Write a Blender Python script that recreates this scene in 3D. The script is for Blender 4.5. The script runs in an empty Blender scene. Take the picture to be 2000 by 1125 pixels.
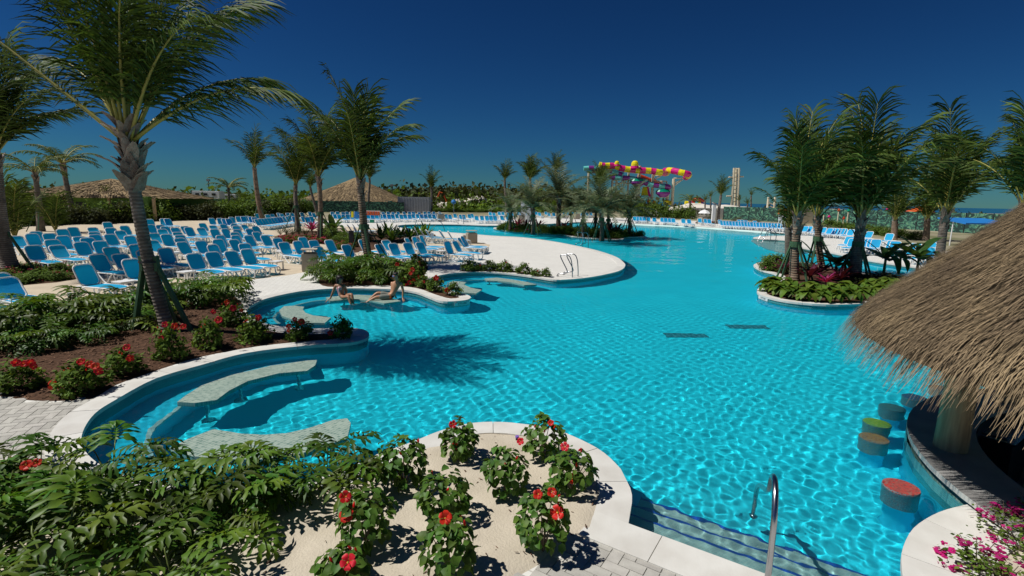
import bpy, bmesh, math, random
import numpy as np
from mathutils import Vector, Matrix
from mathutils.geometry import delaunay_2d_cdt

random.seed(7); RNG = np.random.default_rng(7)
SC = bpy.context.scene; COL = SC.collection
R = math.radians

# ------------------------------------------------------------------ camera
F = 1000.0; H = 3.3; ROLL = math.atan(0.0195); PITCH = math.atan(174 / F)
_c, _s = math.cos(ROLL), math.sin(ROLL); _cp, _sp = math.cos(PITCH), math.sin(PITCH)
_R0 = Vector((1, 0, 0)); _D0 = Vector((0, -_sp, -_cp)); _FW = Vector((0, _cp, -_sp))
_right = _c * _R0 - _s * _D0; _down = _s * _R0 + _c * _D0
camd = bpy.data.cameras.new('camera'); camd.lens = 18.0; camd.sensor_width = 36.0
camd.clip_start = 0.05; camd.clip_end = 20000
cam = bpy.data.objects.new('camera', camd); COL.objects.link(cam)
_up = -_down; _bk = -_FW
cam.matrix_world = Matrix(((_right.x, _up.x, _bk.x, 0), (_right.y, _up.y, _bk.y, 0), (_right.z, _up.z, _bk.z, H), (0, 0, 0, 1)))
SC.camera = cam

# ------------------------------------------------------------------ sky, sun, exposure
SUN_EL = R(56); SHADOW_DIR = Vector((1.0, 0.12, 0)).normalized()
world = bpy.data.worlds.new('World'); SC.world = world; world.use_nodes = True
wn = world.node_tree; bg = wn.nodes['Background']
sky = wn.nodes.new('ShaderNodeTexSky'); sky.sky_type = 'NISHITA'; sky.sun_disc = False
sky.sun_elevation = SUN_EL
sky.sun_rotation = math.atan2(-SHADOW_DIR.x, -SHADOW_DIR.y)
sky.altitude = 0; sky.air_density = 1.0; sky.dust_density = 0.0; sky.ozone_density = 6.0
# a polarising filter on the lens: the sky is deep and muted, paler towards the horizon
def _wmul(sock, c):
    n = wn.nodes.new('ShaderNodeMix'); n.data_type = 'RGBA'; n.blend_type = 'MULTIPLY'; n.inputs[0].default_value = 1.0
    n.inputs[7].default_value = (*c, 1); wn.links.new(sock, n.inputs[6]); return n.outputs[2]
gm = wn.nodes.new('ShaderNodeGamma'); gm.inputs[1].default_value = 1.45
wn.links.new(_wmul(sky.outputs[0], (.00935, .0259, .044)), gm.inputs[0])
wn.links.new(_wmul(gm.outputs[0], (54.0, 32.5, 21.5)), bg.inputs[0])
bg.inputs[1].default_value = 0.06
sund = bpy.data.lights.new('sun', 'SUN'); sund.energy = 4.8; sund.angle = R(0.53); sund.color = (1.0, 0.965, 0.92)
sund.cycles.is_caustics_light = True
sun = bpy.data.objects.new('sun', sund); COL.objects.link(sun)
_d = Vector((SHADOW_DIR.x * math.cos(SUN_EL), SHADOW_DIR.y * math.cos(SUN_EL), -math.sin(SUN_EL)))
sun.rotation_euler = _d.to_track_quat('-Z', 'Y').to_euler(); sun.location = (-20, 0, 30)
vs = SC.view_settings; vs.view_transform = 'Standard'; vs.look = 'None'; vs.exposure = 0.0; vs.gamma = 1.0
SC.cycles.use_denoising = True; SC.cycles.max_bounces = 14; SC.cycles.transparent_max_bounces = 8
SC.cycles.transmission_bounces = 12; SC.cycles.diffuse_bounces = 6; SC.cycles.glossy_bounces = 3
SC.cycles.sample_clamp_indirect = 4.0; SC.cycles.caustics_reflective = False

# ------------------------------------------------------------------ helpers: photograph pixel -> point in the place
def ray(px, py):
    u = (px - 1000) / F; v = (py - 562.5) / F
    r0 = u * _c + v * _s; d0 = -u * _s + v * _c
    return (r0, _cp - d0 * _sp, -_sp - d0 * _cp)
def at(px, py, z=0.0):
    x, y, q = ray(px, py); t = (z - H) / q
    return Vector((x * t, y * t, z))
def atY(px, py, Y):
    x, y, q = ray(px, py); t = Y / y
    return Vector((x * t, Y, H + q * t))
def ppm(Y): return F / Y                       # pixels per metre at depth Y (roughly)

def tag(o, label=None, cat=None, group=None, kind=None):
    if label: o['label'] = label
    if cat: o['category'] = cat
    if group: o['group'] = group
    if kind: o['kind'] = kind
    return o
def thing(name, label, cat, loc=(0, 0, 0), rz=0.0, group=None):
    o = bpy.data.objects.new(name, None); COL.objects.link(o); o.empty_display_size = .2
    o.location = loc; o.rotation_euler = (0, 0, rz)
    return tag(o, label, cat, group)
def inst(me, name, parent=None, loc=(0, 0, 0), rot=(0, 0, 0), scale=(1, 1, 1), kind=None):
    o = bpy.data.objects.new(name, me); COL.objects.link(o); o.parent = parent
    o.location = loc; o.rotation_euler = rot
    o.scale = scale if hasattr(scale, '__len__') else (scale,) * 3
    if kind: o['kind'] = kind
    return o
def instm(me, name, parent, M):
    o = bpy.data.objects.new(name, me); COL.objects.link(o); o.parent = parent; o.matrix_local = M
    return o

def near(base, p, marks):
    """label ending in the landmark that stands closest"""
    q = Vector((p[0], p[1])); return base + ' ' + min(marks, key=lambda m: (Vector(m[1][:2]) - q).length)[0]

class MB:
    def __init__(s): s.v = []; s.f = []; s.m = []; s.n = 0
    def add(s, V, Fs, mi=0):
        b = s.n; s.v.extend([tuple(p) for p in V]); s.n += len(V)
        for f in Fs: s.f.append(tuple(i + b for i in f)); s.m.append(mi)
        return s
    def box(s, c, d, mi=0, M=None, taper=1.0):
        x, y, z = d[0] / 2, d[1] / 2, d[2] / 2
        P = [Vector((a * x * (taper if k > 0 else 1), b * y * (taper if k > 0 else 1), k * z)) for k in (-1, 1) for a, b in ((-1, -1), (1, -1), (1, 1), (-1, 1))]
        P = [(M @ p if M else p) + Vector(c) for p in P]
        return s.add(P, [(3, 2, 1, 0), (4, 5, 6, 7), (0, 1, 5, 4), (1, 2, 6, 5), (2, 3, 7, 6), (3, 0, 4, 7)], mi)
    def tube(s, path, rad, n=8, mi=0, cap=True, flat=1.0, closed=False):
        P = [Vector(p) for p in path]; k = len(P)
        rad = rad if hasattr(rad, '__len__') else [rad] * k
        V = []; up = None
        for i in range(k):
            a = P[i - 1] if (i or closed) else P[0]; b = P[(i + 1) % k] if (i < k - 1 or closed) else P[-1]
            t = (b - a).normalized()
            if up is None:
                up = Vector((0, 0, 1)) if abs(t.z) < .9 else Vector((0, 1, 0))
            sd = t.cross(up)
            if sd.length < 1e-4: sd = t.orthogonal()
            sd.normalize(); up = sd.cross(t).normalized()
            for j in range(n):
                q = 2 * math.pi * j / n
                V.append(P[i] + sd * (math.cos(q) * rad[i]) + up * (math.sin(q) * rad[i] * flat))
        Fs = []
        for i in range(k if closed else k - 1):
            i2 = (i + 1) % k
            for j in range(n):
                Fs.append((i * n + j, i * n + (j + 1) % n, i2 * n + (j + 1) % n, i2 * n + j))
        if cap and not closed:
            Fs.append(tuple(range(n - 1, -1, -1))); Fs.append(tuple((k - 1) * n + j for j in range(n)))
        return s.add(V, Fs, mi)
    def prism(s, poly, z0, z1, mi=0, side=None, bottom=True):
        n = len(poly); V = [(p[0], p[1], z1) for p in poly] + [(p[0], p[1], z0) for p in poly]
        area = sum(poly[i][0] * poly[(i + 1) % n][1] - poly[(i + 1) % n][0] * poly[i][1] for i in range(n))
        o = list(range(n)) if area > 0 else list(range(n - 1, -1, -1))
        s.add(V, [tuple(o)], mi)
        s.f.append(tuple(i + s.n - 2 * n for i in [n + q for q in reversed(o)])) if bottom else None
        if bottom: s.m.append(mi)
        b = s.n - 2 * n
        for q in range(n):
            i, j = o[q], o[(q + 1) % n]
            s.f.append((b + n + i, b + n + j, b + j, b + i)); s.m.append(mi if side is None else side)
        return s
    def lathe(s, prof, n=16, mi=0, c=(0, 0, 0), sx=1, sy=1):
        V = []
        for r, z in prof:
            for j in range(n):
                a = 2 * math.pi * j / n; V.append((c[0] + r * math.cos(a) * sx, c[1] + r * math.sin(a) * sy, c[2] + z))
        Fs = [(i * n + j, i * n + (j + 1) % n, (i + 1) * n + (j + 1) % n, (i + 1) * n + j) for i in range(len(prof) - 1) for j in range(n)]
        return s.add(V, Fs, mi)
    def mesh(s, name, mats, smooth=False):
        me = bpy.data.meshes.new(name); me.from_pydata(s.v, [], s.f)
        mats = mats if isinstance(mats, (list, tuple)) else [mats]
        for m in mats: me.materials.append(m)
        if len(mats) > 1: me.polygons.foreach_set('material_index', s.m)
        if smooth: me.polygons.foreach_set('use_smooth', [True] * len(me.polygons))
        me.update(); return me
    def build(s, name, mats, parent=None, smooth=False, loc=(0, 0, 0), kind=None):
        return inst(s.mesh(name, mats, smooth), name, parent, loc, kind=kind)

def npmesh(name, V, Q, mats, mi=None, smooth=False, rnd=None):
    """mesh from arrays: V (n,3), Q (m,4) quads; rnd = optional per-vertex random grey written to attribute 'rnd'."""
    me = bpy.data.meshes.new(name)
    V = np.asarray(V, dtype=np.float32); Q = np.asarray(Q, dtype=np.int32); k = Q.shape[1]
    me.vertices.add(len(V)); me.vertices.foreach_set('co', V.ravel())
    me.loops.add(Q.size); me.loops.foreach_set('vertex_index', Q.ravel())
    me.polygons.add(len(Q)); me.polygons.foreach_set('loop_start', np.arange(0, Q.size, k, dtype=np.int32))
    mats = mats if isinstance(mats, (list, tuple)) else [mats]
    for m in mats: me.materials.append(m)
    if mi is not None: me.polygons.foreach_set('material_index', np.asarray(mi, dtype=np.int32))
    if smooth: me.polygons.foreach_set('use_smooth', np.ones(len(Q), dtype=bool))
    if rnd is not None:
        at_ = me.attributes.new('rnd', 'FLOAT', 'POINT'); at_.data.foreach_set('value', np.asarray(rnd, dtype=np.float32))
    me.update(calc_edges=True); return me

# ------------------------------------------------------------------ materials
def nodes(name):
    m = bpy.data.materials.new(name); m.use_nodes = True; nt = m.node_tree
    return m, nt, nt.nodes['Principled BSDF']
def mixc(nt, fac, a, b, blend='MIX'):
    n = nt.nodes.new('ShaderNodeMix'); n.data_type = 'RGBA'; n.blend_type = blend
    for sock, v in ((n.inputs[0], fac), (n.inputs[6], a), (n.inputs[7], b)):
        if isinstance(v, bpy.types.NodeSocket): nt.links.new(v, sock)
        elif isinstance(v, (tuple, list)): sock.default_value = (*v[:3], 1)
        else: sock.default_value = v
    return n.outputs[2]
def noise(nt, scale, detail=4, vec=None, rough=.55):
    n = nt.nodes.new('ShaderNodeTexNoise'); n.inputs['Scale'].default_value = scale; n.inputs['Detail'].default_value = detail
    n.inputs['Roughness'].default_value = rough
    if vec is not None: nt.links.new(vec, n.inputs['Vector'])
    return n.outputs['Fac']
def ramp(nt, fac, a, b):
    n = nt.nodes.new('ShaderNodeMapRange'); n.inputs[1].default_value = a; n.inputs[2].default_value = b
    nt.links.new(fac, n.inputs[0]); return n.outputs[0]
def coord(nt, kind='Object'):
    n = nt.nodes.new('ShaderNodeTexCoord'); return n.outputs[kind]
def bumpn(nt, p, h, strength, dist=.02):
    b = nt.nodes.new('ShaderNodeBump'); b.inputs['Strength'].default_value = strength; b.inputs['Distance'].default_value = dist
    nt.links.new(h, b.inputs['Height']); nt.links.new(b.outputs[0], p.inputs['Normal'])
def M(name, c1, c2=None, scale=6.0, rough=.6, bump=0.0, bscale=None, spec=.35, metal=0.0, rnd=0.0, trans=0.0, attr=False, contrast=(.3, .7)):
    m, nt, p = nodes(name); p.inputs['Roughness'].default_value = rough
    p.inputs['Specular IOR Level'].default_value = spec; p.inputs['Metallic'].default_value = metal
    vec = coord(nt); c2 = c2 or tuple(x * .8 for x in c1)
    col = mixc(nt, ramp(nt, noise(nt, scale, 5, vec), *contrast), c1, c2)
    if rnd:
        oi = nt.nodes.new('ShaderNodeObjectInfo')
        hv = nt.nodes.new('ShaderNodeHueSaturation'); nt.links.new(col, hv.inputs['Color'])
        nt.links.new(ramp2(nt, oi.outputs['Random'], 1 - rnd, 1 + rnd), hv.inputs['Value'])
        w = nt.nodes.new('ShaderNodeTexWhiteNoise'); w.noise_dimensions = '1D'; nt.links.new(oi.outputs['Random'], w.inputs['W'])
        nt.links.new(ramp2(nt, w.outputs['Value'], .5 - rnd * .06, .5 + rnd * .06), hv.inputs['Hue']); col = hv.outputs['Color']
    if attr:
        a = nt.nodes.new('ShaderNodeAttribute'); a.attribute_name = 'rnd'
        hv = nt.nodes.new('ShaderNodeHueSaturation'); nt.links.new(col, hv.inputs['Color'])
        nt.links.new(ramp2(nt, a.outputs['Fac'], 1 - attr, 1 + attr), hv.inputs['Value']); col = hv.outputs['Color']
    nt.links.new(col, p.inputs['Base Color'])
    if bump: bumpn(nt, p, noise(nt, bscale or scale * 6, 4, vec), bump)
    if trans:
        tr = nt.nodes.new('ShaderNodeBsdfTranslucent'); nt.links.new(mixc(nt, 1.0, col, (1.5, 1.35, .6), 'MULTIPLY') if trans < .6 else col, tr.inputs[0])
        mx = nt.nodes.new('ShaderNodeMixShader'); mx.inputs[0].default_value = trans if trans < .6 else trans - .5
        nt.links.new(p.outputs[0], mx.inputs[1]); nt.links.new(tr.outputs[0], mx.inputs[2])
        nt.links.new(mx.outputs[0], nt.nodes['Material Output'].inputs[0])
    return m
def ramp2(nt, fac, a, b):
    n = nt.nodes.new('ShaderNodeMapRange'); n.inputs[3].default_value = a; n.inputs[4].default_value = b
    nt.links.new(fac, n.inputs[0]); return n.outputs[0]

MAT = {}
def brick_mat(name, c1, c2, joint, bw, bh, rot=0.0, bump=.5, rough=.8, off=.5, msize=.012, glaze=0.0, space='Object'):
    m, nt, p = nodes(name); p.inputs['Roughness'].default_value = rough; p.inputs['Specular IOR Level'].default_value = .35 + glaze
    mp = nt.nodes.new('ShaderNodeMapping'); nt.links.new(coord(nt, space), mp.inputs[0]); mp.inputs['Rotation'].default_value = (0, 0, rot)
    b = nt.nodes.new('ShaderNodeTexBrick'); b.inputs['Scale'].default_value = 1.0; b.offset = off
    b.inputs['Brick Width'].default_value = bw; b.inputs['Row Height'].default_value = bh
    b.inputs['Mortar Size'].default_value = msize; b.inputs['Mortar Smooth'].default_value = .1; b.inputs['Bias'].default_value = 0
    b.inputs['Color1'].default_value = (*c1, 1); b.inputs['Color2'].default_value = (*c2, 1); b.inputs['Mortar'].default_value = (*joint, 1)
    nt.links.new(mp.outputs[0], b.inputs['Vector'])
    big = ramp(nt, noise(nt, .45, 5, coord(nt, space)), .35, .75)
    col = mixc(nt, mixf(nt, big, .25), b.outputs['Color'], tuple(x * .72 for x in c2))
    nt.links.new(col, p.inputs['Base Color'])
    inv = nt.nodes.new('ShaderNodeMath'); inv.operation = 'SUBTRACT'; inv.inputs[0].default_value = 1; nt.links.new(b.outputs['Fac'], inv.inputs[1])
    bumpn(nt, p, inv.outputs[0], bump, .006); return m
def mixf(nt, sock, k):
    n = nt.nodes.new('ShaderNodeMath'); n.operation = 'MULTIPLY'; n.inputs[1].default_value = k; nt.links.new(sock, n.inputs[0]); return n.outputs[0]

MAT['deck'] = brick_mat('deck_pavers', (.71, .70, .645), (.64, .63, .58), (.46, .44, .39), .24, .12, R(32), .6, msize=.008)
MAT['paver'] = M('paver_concrete', (.47, .455, .405), (.38, .365, .325), 9, .85, .35, 160, rnd=.12)
MAT['joint'] = M('joint_sand', (.36, .32, .26), (.28, .25, .2), 20, .9)
MAT['coping'] = M('coping_stone', (.64, .63, .58), (.53, .51, .46), 2.2, .6, .12, 60, rnd=.06, contrast=(.38, .72))
MAT['sand'] = M('beach_sand', (.58, .49, .36), (.46, .39, .29), 1.3, .95, .6, 26, spec=.1)
MAT['bedsand'] = M('bed_sand', (.55, .49, .385), (.46, .405, .31), 2.5, .95, .5, 40, spec=.1)
MAT['mulch'] = M('bark_mulch', (.12, .066, .04), (.05, .028, .018), 14, .95, .9, 40, spec=.1)
MAT['mulchchip'] = M('mulch_chip', (.16, .09, .055), (.07, .04, .025), 8, .9, attr=.6, spec=.1)
MAT['terrain'] = M('scrub_ground', (.38, .33, .24), (.11, .12, .05), .12, .95, .5, 6, spec=.1)
MAT['whitesand'] = M('spoil_heap_limestone', (.72, .68, .6), (.5, .46, .38), .5, .95, .6, 4, spec=.1)
MAT['tile'] = brick_mat('glass_mosaic_band', (.03, .20, .22), (.05, .27, .27), (.12, .3, .3), .026, .026, 0, .2, .25, 0.0, .003, .2)
MAT['bench'] = brick_mat('bench_mosaic', (.33, .42, .35), (.14, .23, .19), (.40, .46, .39), .055, .055, R(20), .3, .4, .0, .005, .0)
MAT['benchside'] = brick_mat('bench_edge_mosaic', (.10, .28, .26), (.16, .34, .3), (.3, .42, .4), .03, .03, 0, .2, .3, 0, .003, .1)
MAT['step'] = brick_mat('step_mosaic', (.42, .56, .52), (.32, .48, .47), (.5, .6, .55), .03, .03, R(-33), .2, .4, .5, .003)
MAT['nosing'] = M('cobalt_tile', (.01, .07, .42), (.01, .05, .3), 30, .3)
MAT['white'] = M('white_resin', (.80, .80, .78), (.72, .72, .70), 3, .38, rnd=.03)
MAT['sling'] = M('blue_sling', (.006, .43, .76), (.006, .39, .70), 2, .75, .15, 300, rnd=.05, trans=.82)
MAT['steel'] = M('polished_steel', (.40, .41, .42), (.32, .32, .34), 3, .24, metal=1)
MAT['binbody'] = M('bin_composite', (.46, .40, .31), (.38, .33, .25), 4, .7)
MAT['bindark'] = M('bin_slot', (.22, .18, .13), (.17, .14, .1), 4, .8)
MAT['trunk'] = None
MAT['greenpaint'] = M('green_timber', (.05, .12, .055), (.035, .085, .04), 9, .7, .3, 60)
MAT['leaf'] = M('hibiscus_leaf', (.09, .175, .025), (.045, .105, .015), 5, .5, rnd=.35, trans=.25, spec=.22)
MAT['leafs'] = M('shrub_leaf', (.125, .195, .03), (.06, .11, .017), 3, .6, trans=.25, attr=.5, spec=.12)
MAT['leafgrey'] = M('silver_leaf', (.15, .17, .10), (.08, .095, .055), 3, .6, trans=.2, attr=.4, spec=.12)
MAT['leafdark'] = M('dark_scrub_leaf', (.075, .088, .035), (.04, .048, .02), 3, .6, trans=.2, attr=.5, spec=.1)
MAT['philo'] = M('split_leaf', (.095, .165, .016), (.032, .088, .011), 3, .45, rnd=.5, trans=.3, spec=.25)
MAT['philostem'] = M('leaf_stalk', (.16, .2, .05), (.1, .14, .03), 6, .5)
MAT['broad'] = M('broad_leaf', (.13, .20, .025), (.06, .12, .016), 3, .5, spec=.2, rnd=.35, trans=.3)
MAT['banana'] = M('banana_leaf', (.06, .12, .025), (.03, .07, .014), 4, .4, rnd=.3, trans=.3)
MAT['frond'] = M('coconut_frond', (.075, .115, .02), (.032, .06, .012), 2.5, .55, trans=.2, attr=.6, rnd=.15, spec=.1)
MAT['frondbrown'] = M('dry_frond', (.26, .17, .09), (.15, .09, .05), 4, .8, trans=.2, attr=.4)
MAT['rachis'] = M('frond_midrib', (.34, .30, .06), (.22, .22, .05), 4, .5)
MAT['date'] = M('date_frond', (.16, .19, .10), (.085, .115, .06), 3, .5, trans=.22, attr=.45, rnd=.15)
MAT['husk'] = M('leaf_base_husk', (.34, .28, .23), (.15, .115, .09), 9, .9, .6, 50, rnd=.3)
MAT['petal'] = M('red_petal', (.72, .022, .012), (.55, .012, .012), 14, .5, rnd=.12, trans=.3)
MAT['petalpink'] = M('magenta_bract', (.50, .015, .20), (.36, .01, .12), 9, .6, attr=.3, trans=.3)
MAT['petalcrim'] = M('crimson_bract', (.42, .012, .06), (.28, .008, .05), 9, .6, attr=.4, trans=.25)
MAT['stamen'] = M('yellow_stamen', (.8, .5, .08), (.7, .4, .05), 9, .6)
MAT['woodstem'] = M('woody_stem', (.16, .12, .08), (.1, .07, .05), 9, .9)
MAT['thatchbase'] = M('thatch_underlayer', (.10, .075, .045), (.06, .045, .028), 8, .95)
MAT['thatch'] = M('thatch_strand', (.25, .185, .105), (.13, .095, .06), 1.5, .85, attr=.65, spec=.15)
MAT['farthatch'] = M('distant_thatch', (.34, .25, .14), (.20, .145, .08), 1.6, .95, .9, 9, spec=.1)
MAT['cream'] = M('cream_steel', (.72, .64, .46), (.62, .55, .4), 2, .5)
MAT['dark'] = M('dark_metal', (.03, .03, .035), (.02, .02, .022), 4, .5)
MAT['counter'] = M('counter_stone', (.30, .295, .28), (.21, .205, .195), 3, .45, .1, 40)
MAT['counteredge'] = M('counter_edge_stone', (.55, .53, .48), (.45, .43, .39), 5, .6)

def trunk_mat(name, c1, c2, ringscale):
    m, nt, p = nodes(name); p.inputs['Roughness'].default_value = .9; p.inputs['Specular IOR Level'].default_value = .15
    vec = coord(nt)
    w = nt.nodes.new('ShaderNodeTexWave'); w.wave_type = 'BANDS'; w.bands_direction = 'Z'; w.inputs['Scale'].default_value = ringscale
    w.inputs['Distortion'].default_value = 2.5; w.inputs['Detail'].default_value = 3; w.inputs['Detail Scale'].default_value = 2
    nt.links.new(vec, w.inputs['Vector'])
    col = mixc(nt, w.outputs['Fac'], c1, c2)
    col = mixc(nt, ramp(nt, noise(nt, 3, 6, vec), .35, .75), col, tuple(x * .45 for x in c2))
    nt.links.new(col, p.inputs['Base Color']); bumpn(nt, p, w.outputs['Fac'], .6, .02); return m
MAT['trunk'] = trunk_mat('coconut_trunk', (.30, .26, .22), (.17, .14, .115), 4.0)
MAT['trunkbrown'] = trunk_mat('ringed_trunk', (.36, .29, .21), (.20, .13, .09), 3.0)
MAT['datetrunk'] = M('date_trunk', (.20, .13, .09), (.07, .045, .03), 7, .95, 1.0, 12)
# ================================================================== ground, pool, paving
def catmull(P, closed=True, sub=4):
    n = len(P); out = []
    rng = range(n if closed else n - 1)
    for i in rng:
        p0, p1, p2, p3 = (P[(i + k - 1) % n] if closed else P[min(max(i + k - 1, 0), n - 1)] for k in range(4))
        for j in range(sub):
            t = j / sub
            q = [.5 * (2 * p1[c] + (p2[c] - p0[c]) * t + (2 * p0[c] - 5 * p1[c] + 4 * p2[c] - p3[c]) * t * t + (3 * p1[c] - p0[c] - 3 * p2[c] + p3[c]) * t ** 3) for c in (0, 1)]
            out.append(tuple(q))
    if not closed: out.append(tuple(P[-1][:2]))
    return out
def pxs(L, z=0.0): return [tuple(at(*p, z)[:2]) for p in L]

BAR_C = (9.15, 4.73); BAR_R = 4.06; BAR_RI = 3.28
seg_front = pxs([(1222, 1027), (1231, 975), (1227, 957), (1208, 918), (1169, 882), (1104, 850), (1065, 838), (1022, 832), (980, 828), (923, 830), (862, 845), (805, 868), (742, 890), (681, 918), (603, 938), (520, 952), (430, 957), (330, 952), (240, 934), (185, 908), (158, 878), (157, 848), (181, 811), (227, 781), (302, 741), (393, 714), (484, 690), (600, 676), (680, 671), (712, 663), (719, 653), (707, 645), (680, 642), (640, 643), (600, 644), (560, 641), (520, 634), (490, 621), (480, 607), (500, 592), (527, 582), (585, 570), (640, 565), (700, 564), (775, 566), (812, 571), (837, 580), (862, 589), (890, 589), (912, 586), (918, 581), (908, 576), (885, 570), (858, 560), (840, 552), (836, 547), (848, 541), (872, 536), (904, 533), (940, 532), (980, 533.6), (1020, 538), (1060, 544), (1080, 547), (1100, 547), (1140, 543.6), (1180, 537), (1210, 529), (1220, 520), (1217, 513), (1202, 502), (1172, 491.5), (1142, 484), (1081, 472), (1021, 464), (960, 460.5), (910, 456.5), (850, 452), (800, 447.5), (776, 443), (782, 440), (812, 438.5), (900, 439), (973, 441), (1060, 438), (1130, 434)])
seg_beach = pxs([(1204, 435), (1251, 437.6), (1327, 440.5), (1400, 445), (1450, 448.5), (1494, 452)])
seg_right = pxs([(1530, 456), (1545, 459), (1532, 460.5), (1499, 461), (1483, 462.3), (1471, 465), (1490, 467.5), (1532, 469.5), (1548, 476), (1564, 484), (1620, 493.5), (1689, 508), (1785, 522), (1900, 536)])
seg_bar = [(22.0, 18.0), (20.0, 12.0), (14.5, 9.6)] + [(BAR_C[0] + BAR_R * math.cos(R(a)), BAR_C[1] + BAR_R * math.sin(R(a))) for a in range(60, 175, 8)]
seg_plant = pxs([(1907, 988), (1853, 1001), (1817, 1017), (1787, 1040), (1770, 1073), (1766, 1100), (1772, 1150), (1790, 1230)])
_sd = Vector((.841, -.541)).normalized(); _sn = Vector((.541, .841))
sa = Vector(seg_front[0]); se = tuple(sa + _sd * 3.35)
NF = len(seg_front)
c1 = catmull(seg_front[3:], False, 4)
pool = seg_front[:3] + c1 + catmull([c1[-1]] + seg_beach + [seg_right[0]], False, 4)[1:] + catmull(seg_right, False, 3)[1:] + seg_bar + catmull(seg_plant, False, 3) + [se]
isl1 = catmull(pxs([(972, 448), (993, 451.3), (1024, 453), (1062, 455), (1093, 457.5), (1111, 461), (1130, 463.5), (1175, 467), (1206, 468.3), (1217, 467), (1222, 463.6), (1250, 463), (1256, 460.5), (1240, 455), (1200, 449.5), (1150, 447), (1080, 445), (1020, 443.6), (975, 444), (964, 445.6)]), True, 3)
isl2 = catmull(pxs([(1476, 516), (1474, 521), (1488, 529), (1512, 535), (1520, 543), (1502, 554), (1484, 563), (1480, 571), (1491, 578.5), (1536, 589), (1612, 595.5), (1684, 594), (1745, 589), (1790, 577), (1795, 560), (1746, 541), (1680, 533), (1640, 526), (1590, 516), (1540, 510), (1500, 511)]), True, 3)

def inside(P, X, Y):
    P = np.asarray(P); r = np.zeros(X.shape, bool); n = len(P)
    for i in range(n):
        x1, y1 = P[i]; x2, y2 = P[(i + 1) % n]
        if y1 == y2: continue
        c = ((y1 > Y) != (y2 > Y))
        if not c.any(): continue
        r ^= c & (X < (x2 - x1) * (Y - y1) / (y2 - y1) + x1)
    return r

bedA = catmull(pxs([(690, 652), (640, 664), (600, 667), (484, 681), (393, 697), (302, 725), (227, 752), (181, 778), (121, 783), (60, 782), (0, 774), (-150, 750), (-220, 700), (-60, 668), (80, 646), (200, 612), (330, 578), (420, 568), (470, 588), (468, 610), (480, 628), (520, 645), (580, 652), (640, 652)]), True, 3)
bedB = catmull(pxs([(94, 895), (150, 930), (240, 955), (330, 968), (430, 973), (530, 965), (610, 950), (690, 935), (760, 905), (820, 878), (880, 858), (930, 848), (985, 845), (1025, 850), (1070, 860), (1110, 880), (1140, 905), (1165, 945), (1172, 990)]), False, 3) + pxs([(1157, 1045), (1085, 1085), (1000, 1132), (900, 1250)]) + [(-1.5, 2.6), (-6.0, 2.4), (-9.5, 3.0), (-9.0, 5.5)]
bedC = pxs([(1935, 1010), (1895, 1040), (1860, 1065), (1848, 1095), (1846, 1125), (1860, 1190)]) + [(4.3, 2.6), (7.0, 2.6), (7.0, 4.0), (5.2, 4.4)]
bedD = catmull(pxs([(690, 558), (640, 560), (622, 548), (640, 522), (700, 512), (800, 512), (836, 520), (826, 545), (846, 560), (878, 572), (900, 579), (880, 583), (850, 575), (815, 563), (765, 558)]), True, 3)
bedE = catmull(pxs([(900, 528), (960, 526), (1020, 530.5), (1076, 541), (1060, 541.5), (1020, 535.5), (980, 531), (940, 530), (905, 531)]), True, 2)
bedF = catmull(pxs([(538, 468), (560, 456), (600, 450), (660, 453), (720, 456), (800, 452), (850, 458), (840, 468), (780, 474), (740, 485), (690, 494), (640, 478), (590, 475)]), True, 2)
bedG = catmull(pxs([(150, 545), (135, 525), (90, 515), (20, 520), (-80, 530), (-120, 560), (-20, 562), (60, 556)]), True, 2)
sandz = pxs([(-400, 600), (100, 620), (230, 599), (345, 574), (470, 549), (560, 538), (640, 523), (760, 510), (860, 510), (945, 494), (958, 478), (900, 466), (800, 455), (740, 447), (640, 440), (600, 433), (400, 428), (-100, 420), (-600, 420)])
deckfar = pxs([(-2500, 700), (-1500, 600), (-400, 590), (100, 600), (400, 500), (560, 433.5), (760, 428), (900, 425), (1000, 424.5), (1200, 425), (1345, 431), (1500, 438), (1575, 446), (1660, 453), (1720, 470), (1830, 490)]) + [(60, 36), (60, -12), (-40, -12)]

def dense(P, d):
    out = []
    n = len(P)
    for i in range(n):
        a, b = Vector(P[i]), Vector(P[(i + 1) % n]); k = max(1, int((b - a).length / d))
        for j in range(k): out.append(tuple(a.lerp(b, j / k)))
    return out

loops = [pool, isl1, isl2, bedA, bedB, bedC, bedD, bedE, bedF, bedG, sandz, deckfar, [(-420, -20), (420, -20), (420, 330), (-420, 330)]]
def cdt(loops, extra=()):
    V = []; E = []
    for L in loops:
        b = len(V); V += [Vector(p) for p in L]; E += [(b + i, b + (i + 1) % len(L)) for i in range(len(L))]
    V += [Vector(p) for p in extra]
    r = delaunay_2d_cdt(V, E, [], 0, 1e-5)
    return np.array([tuple(v) for v in r[0]]), np.array([f for f in r[2] if len(f) == 3])
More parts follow.
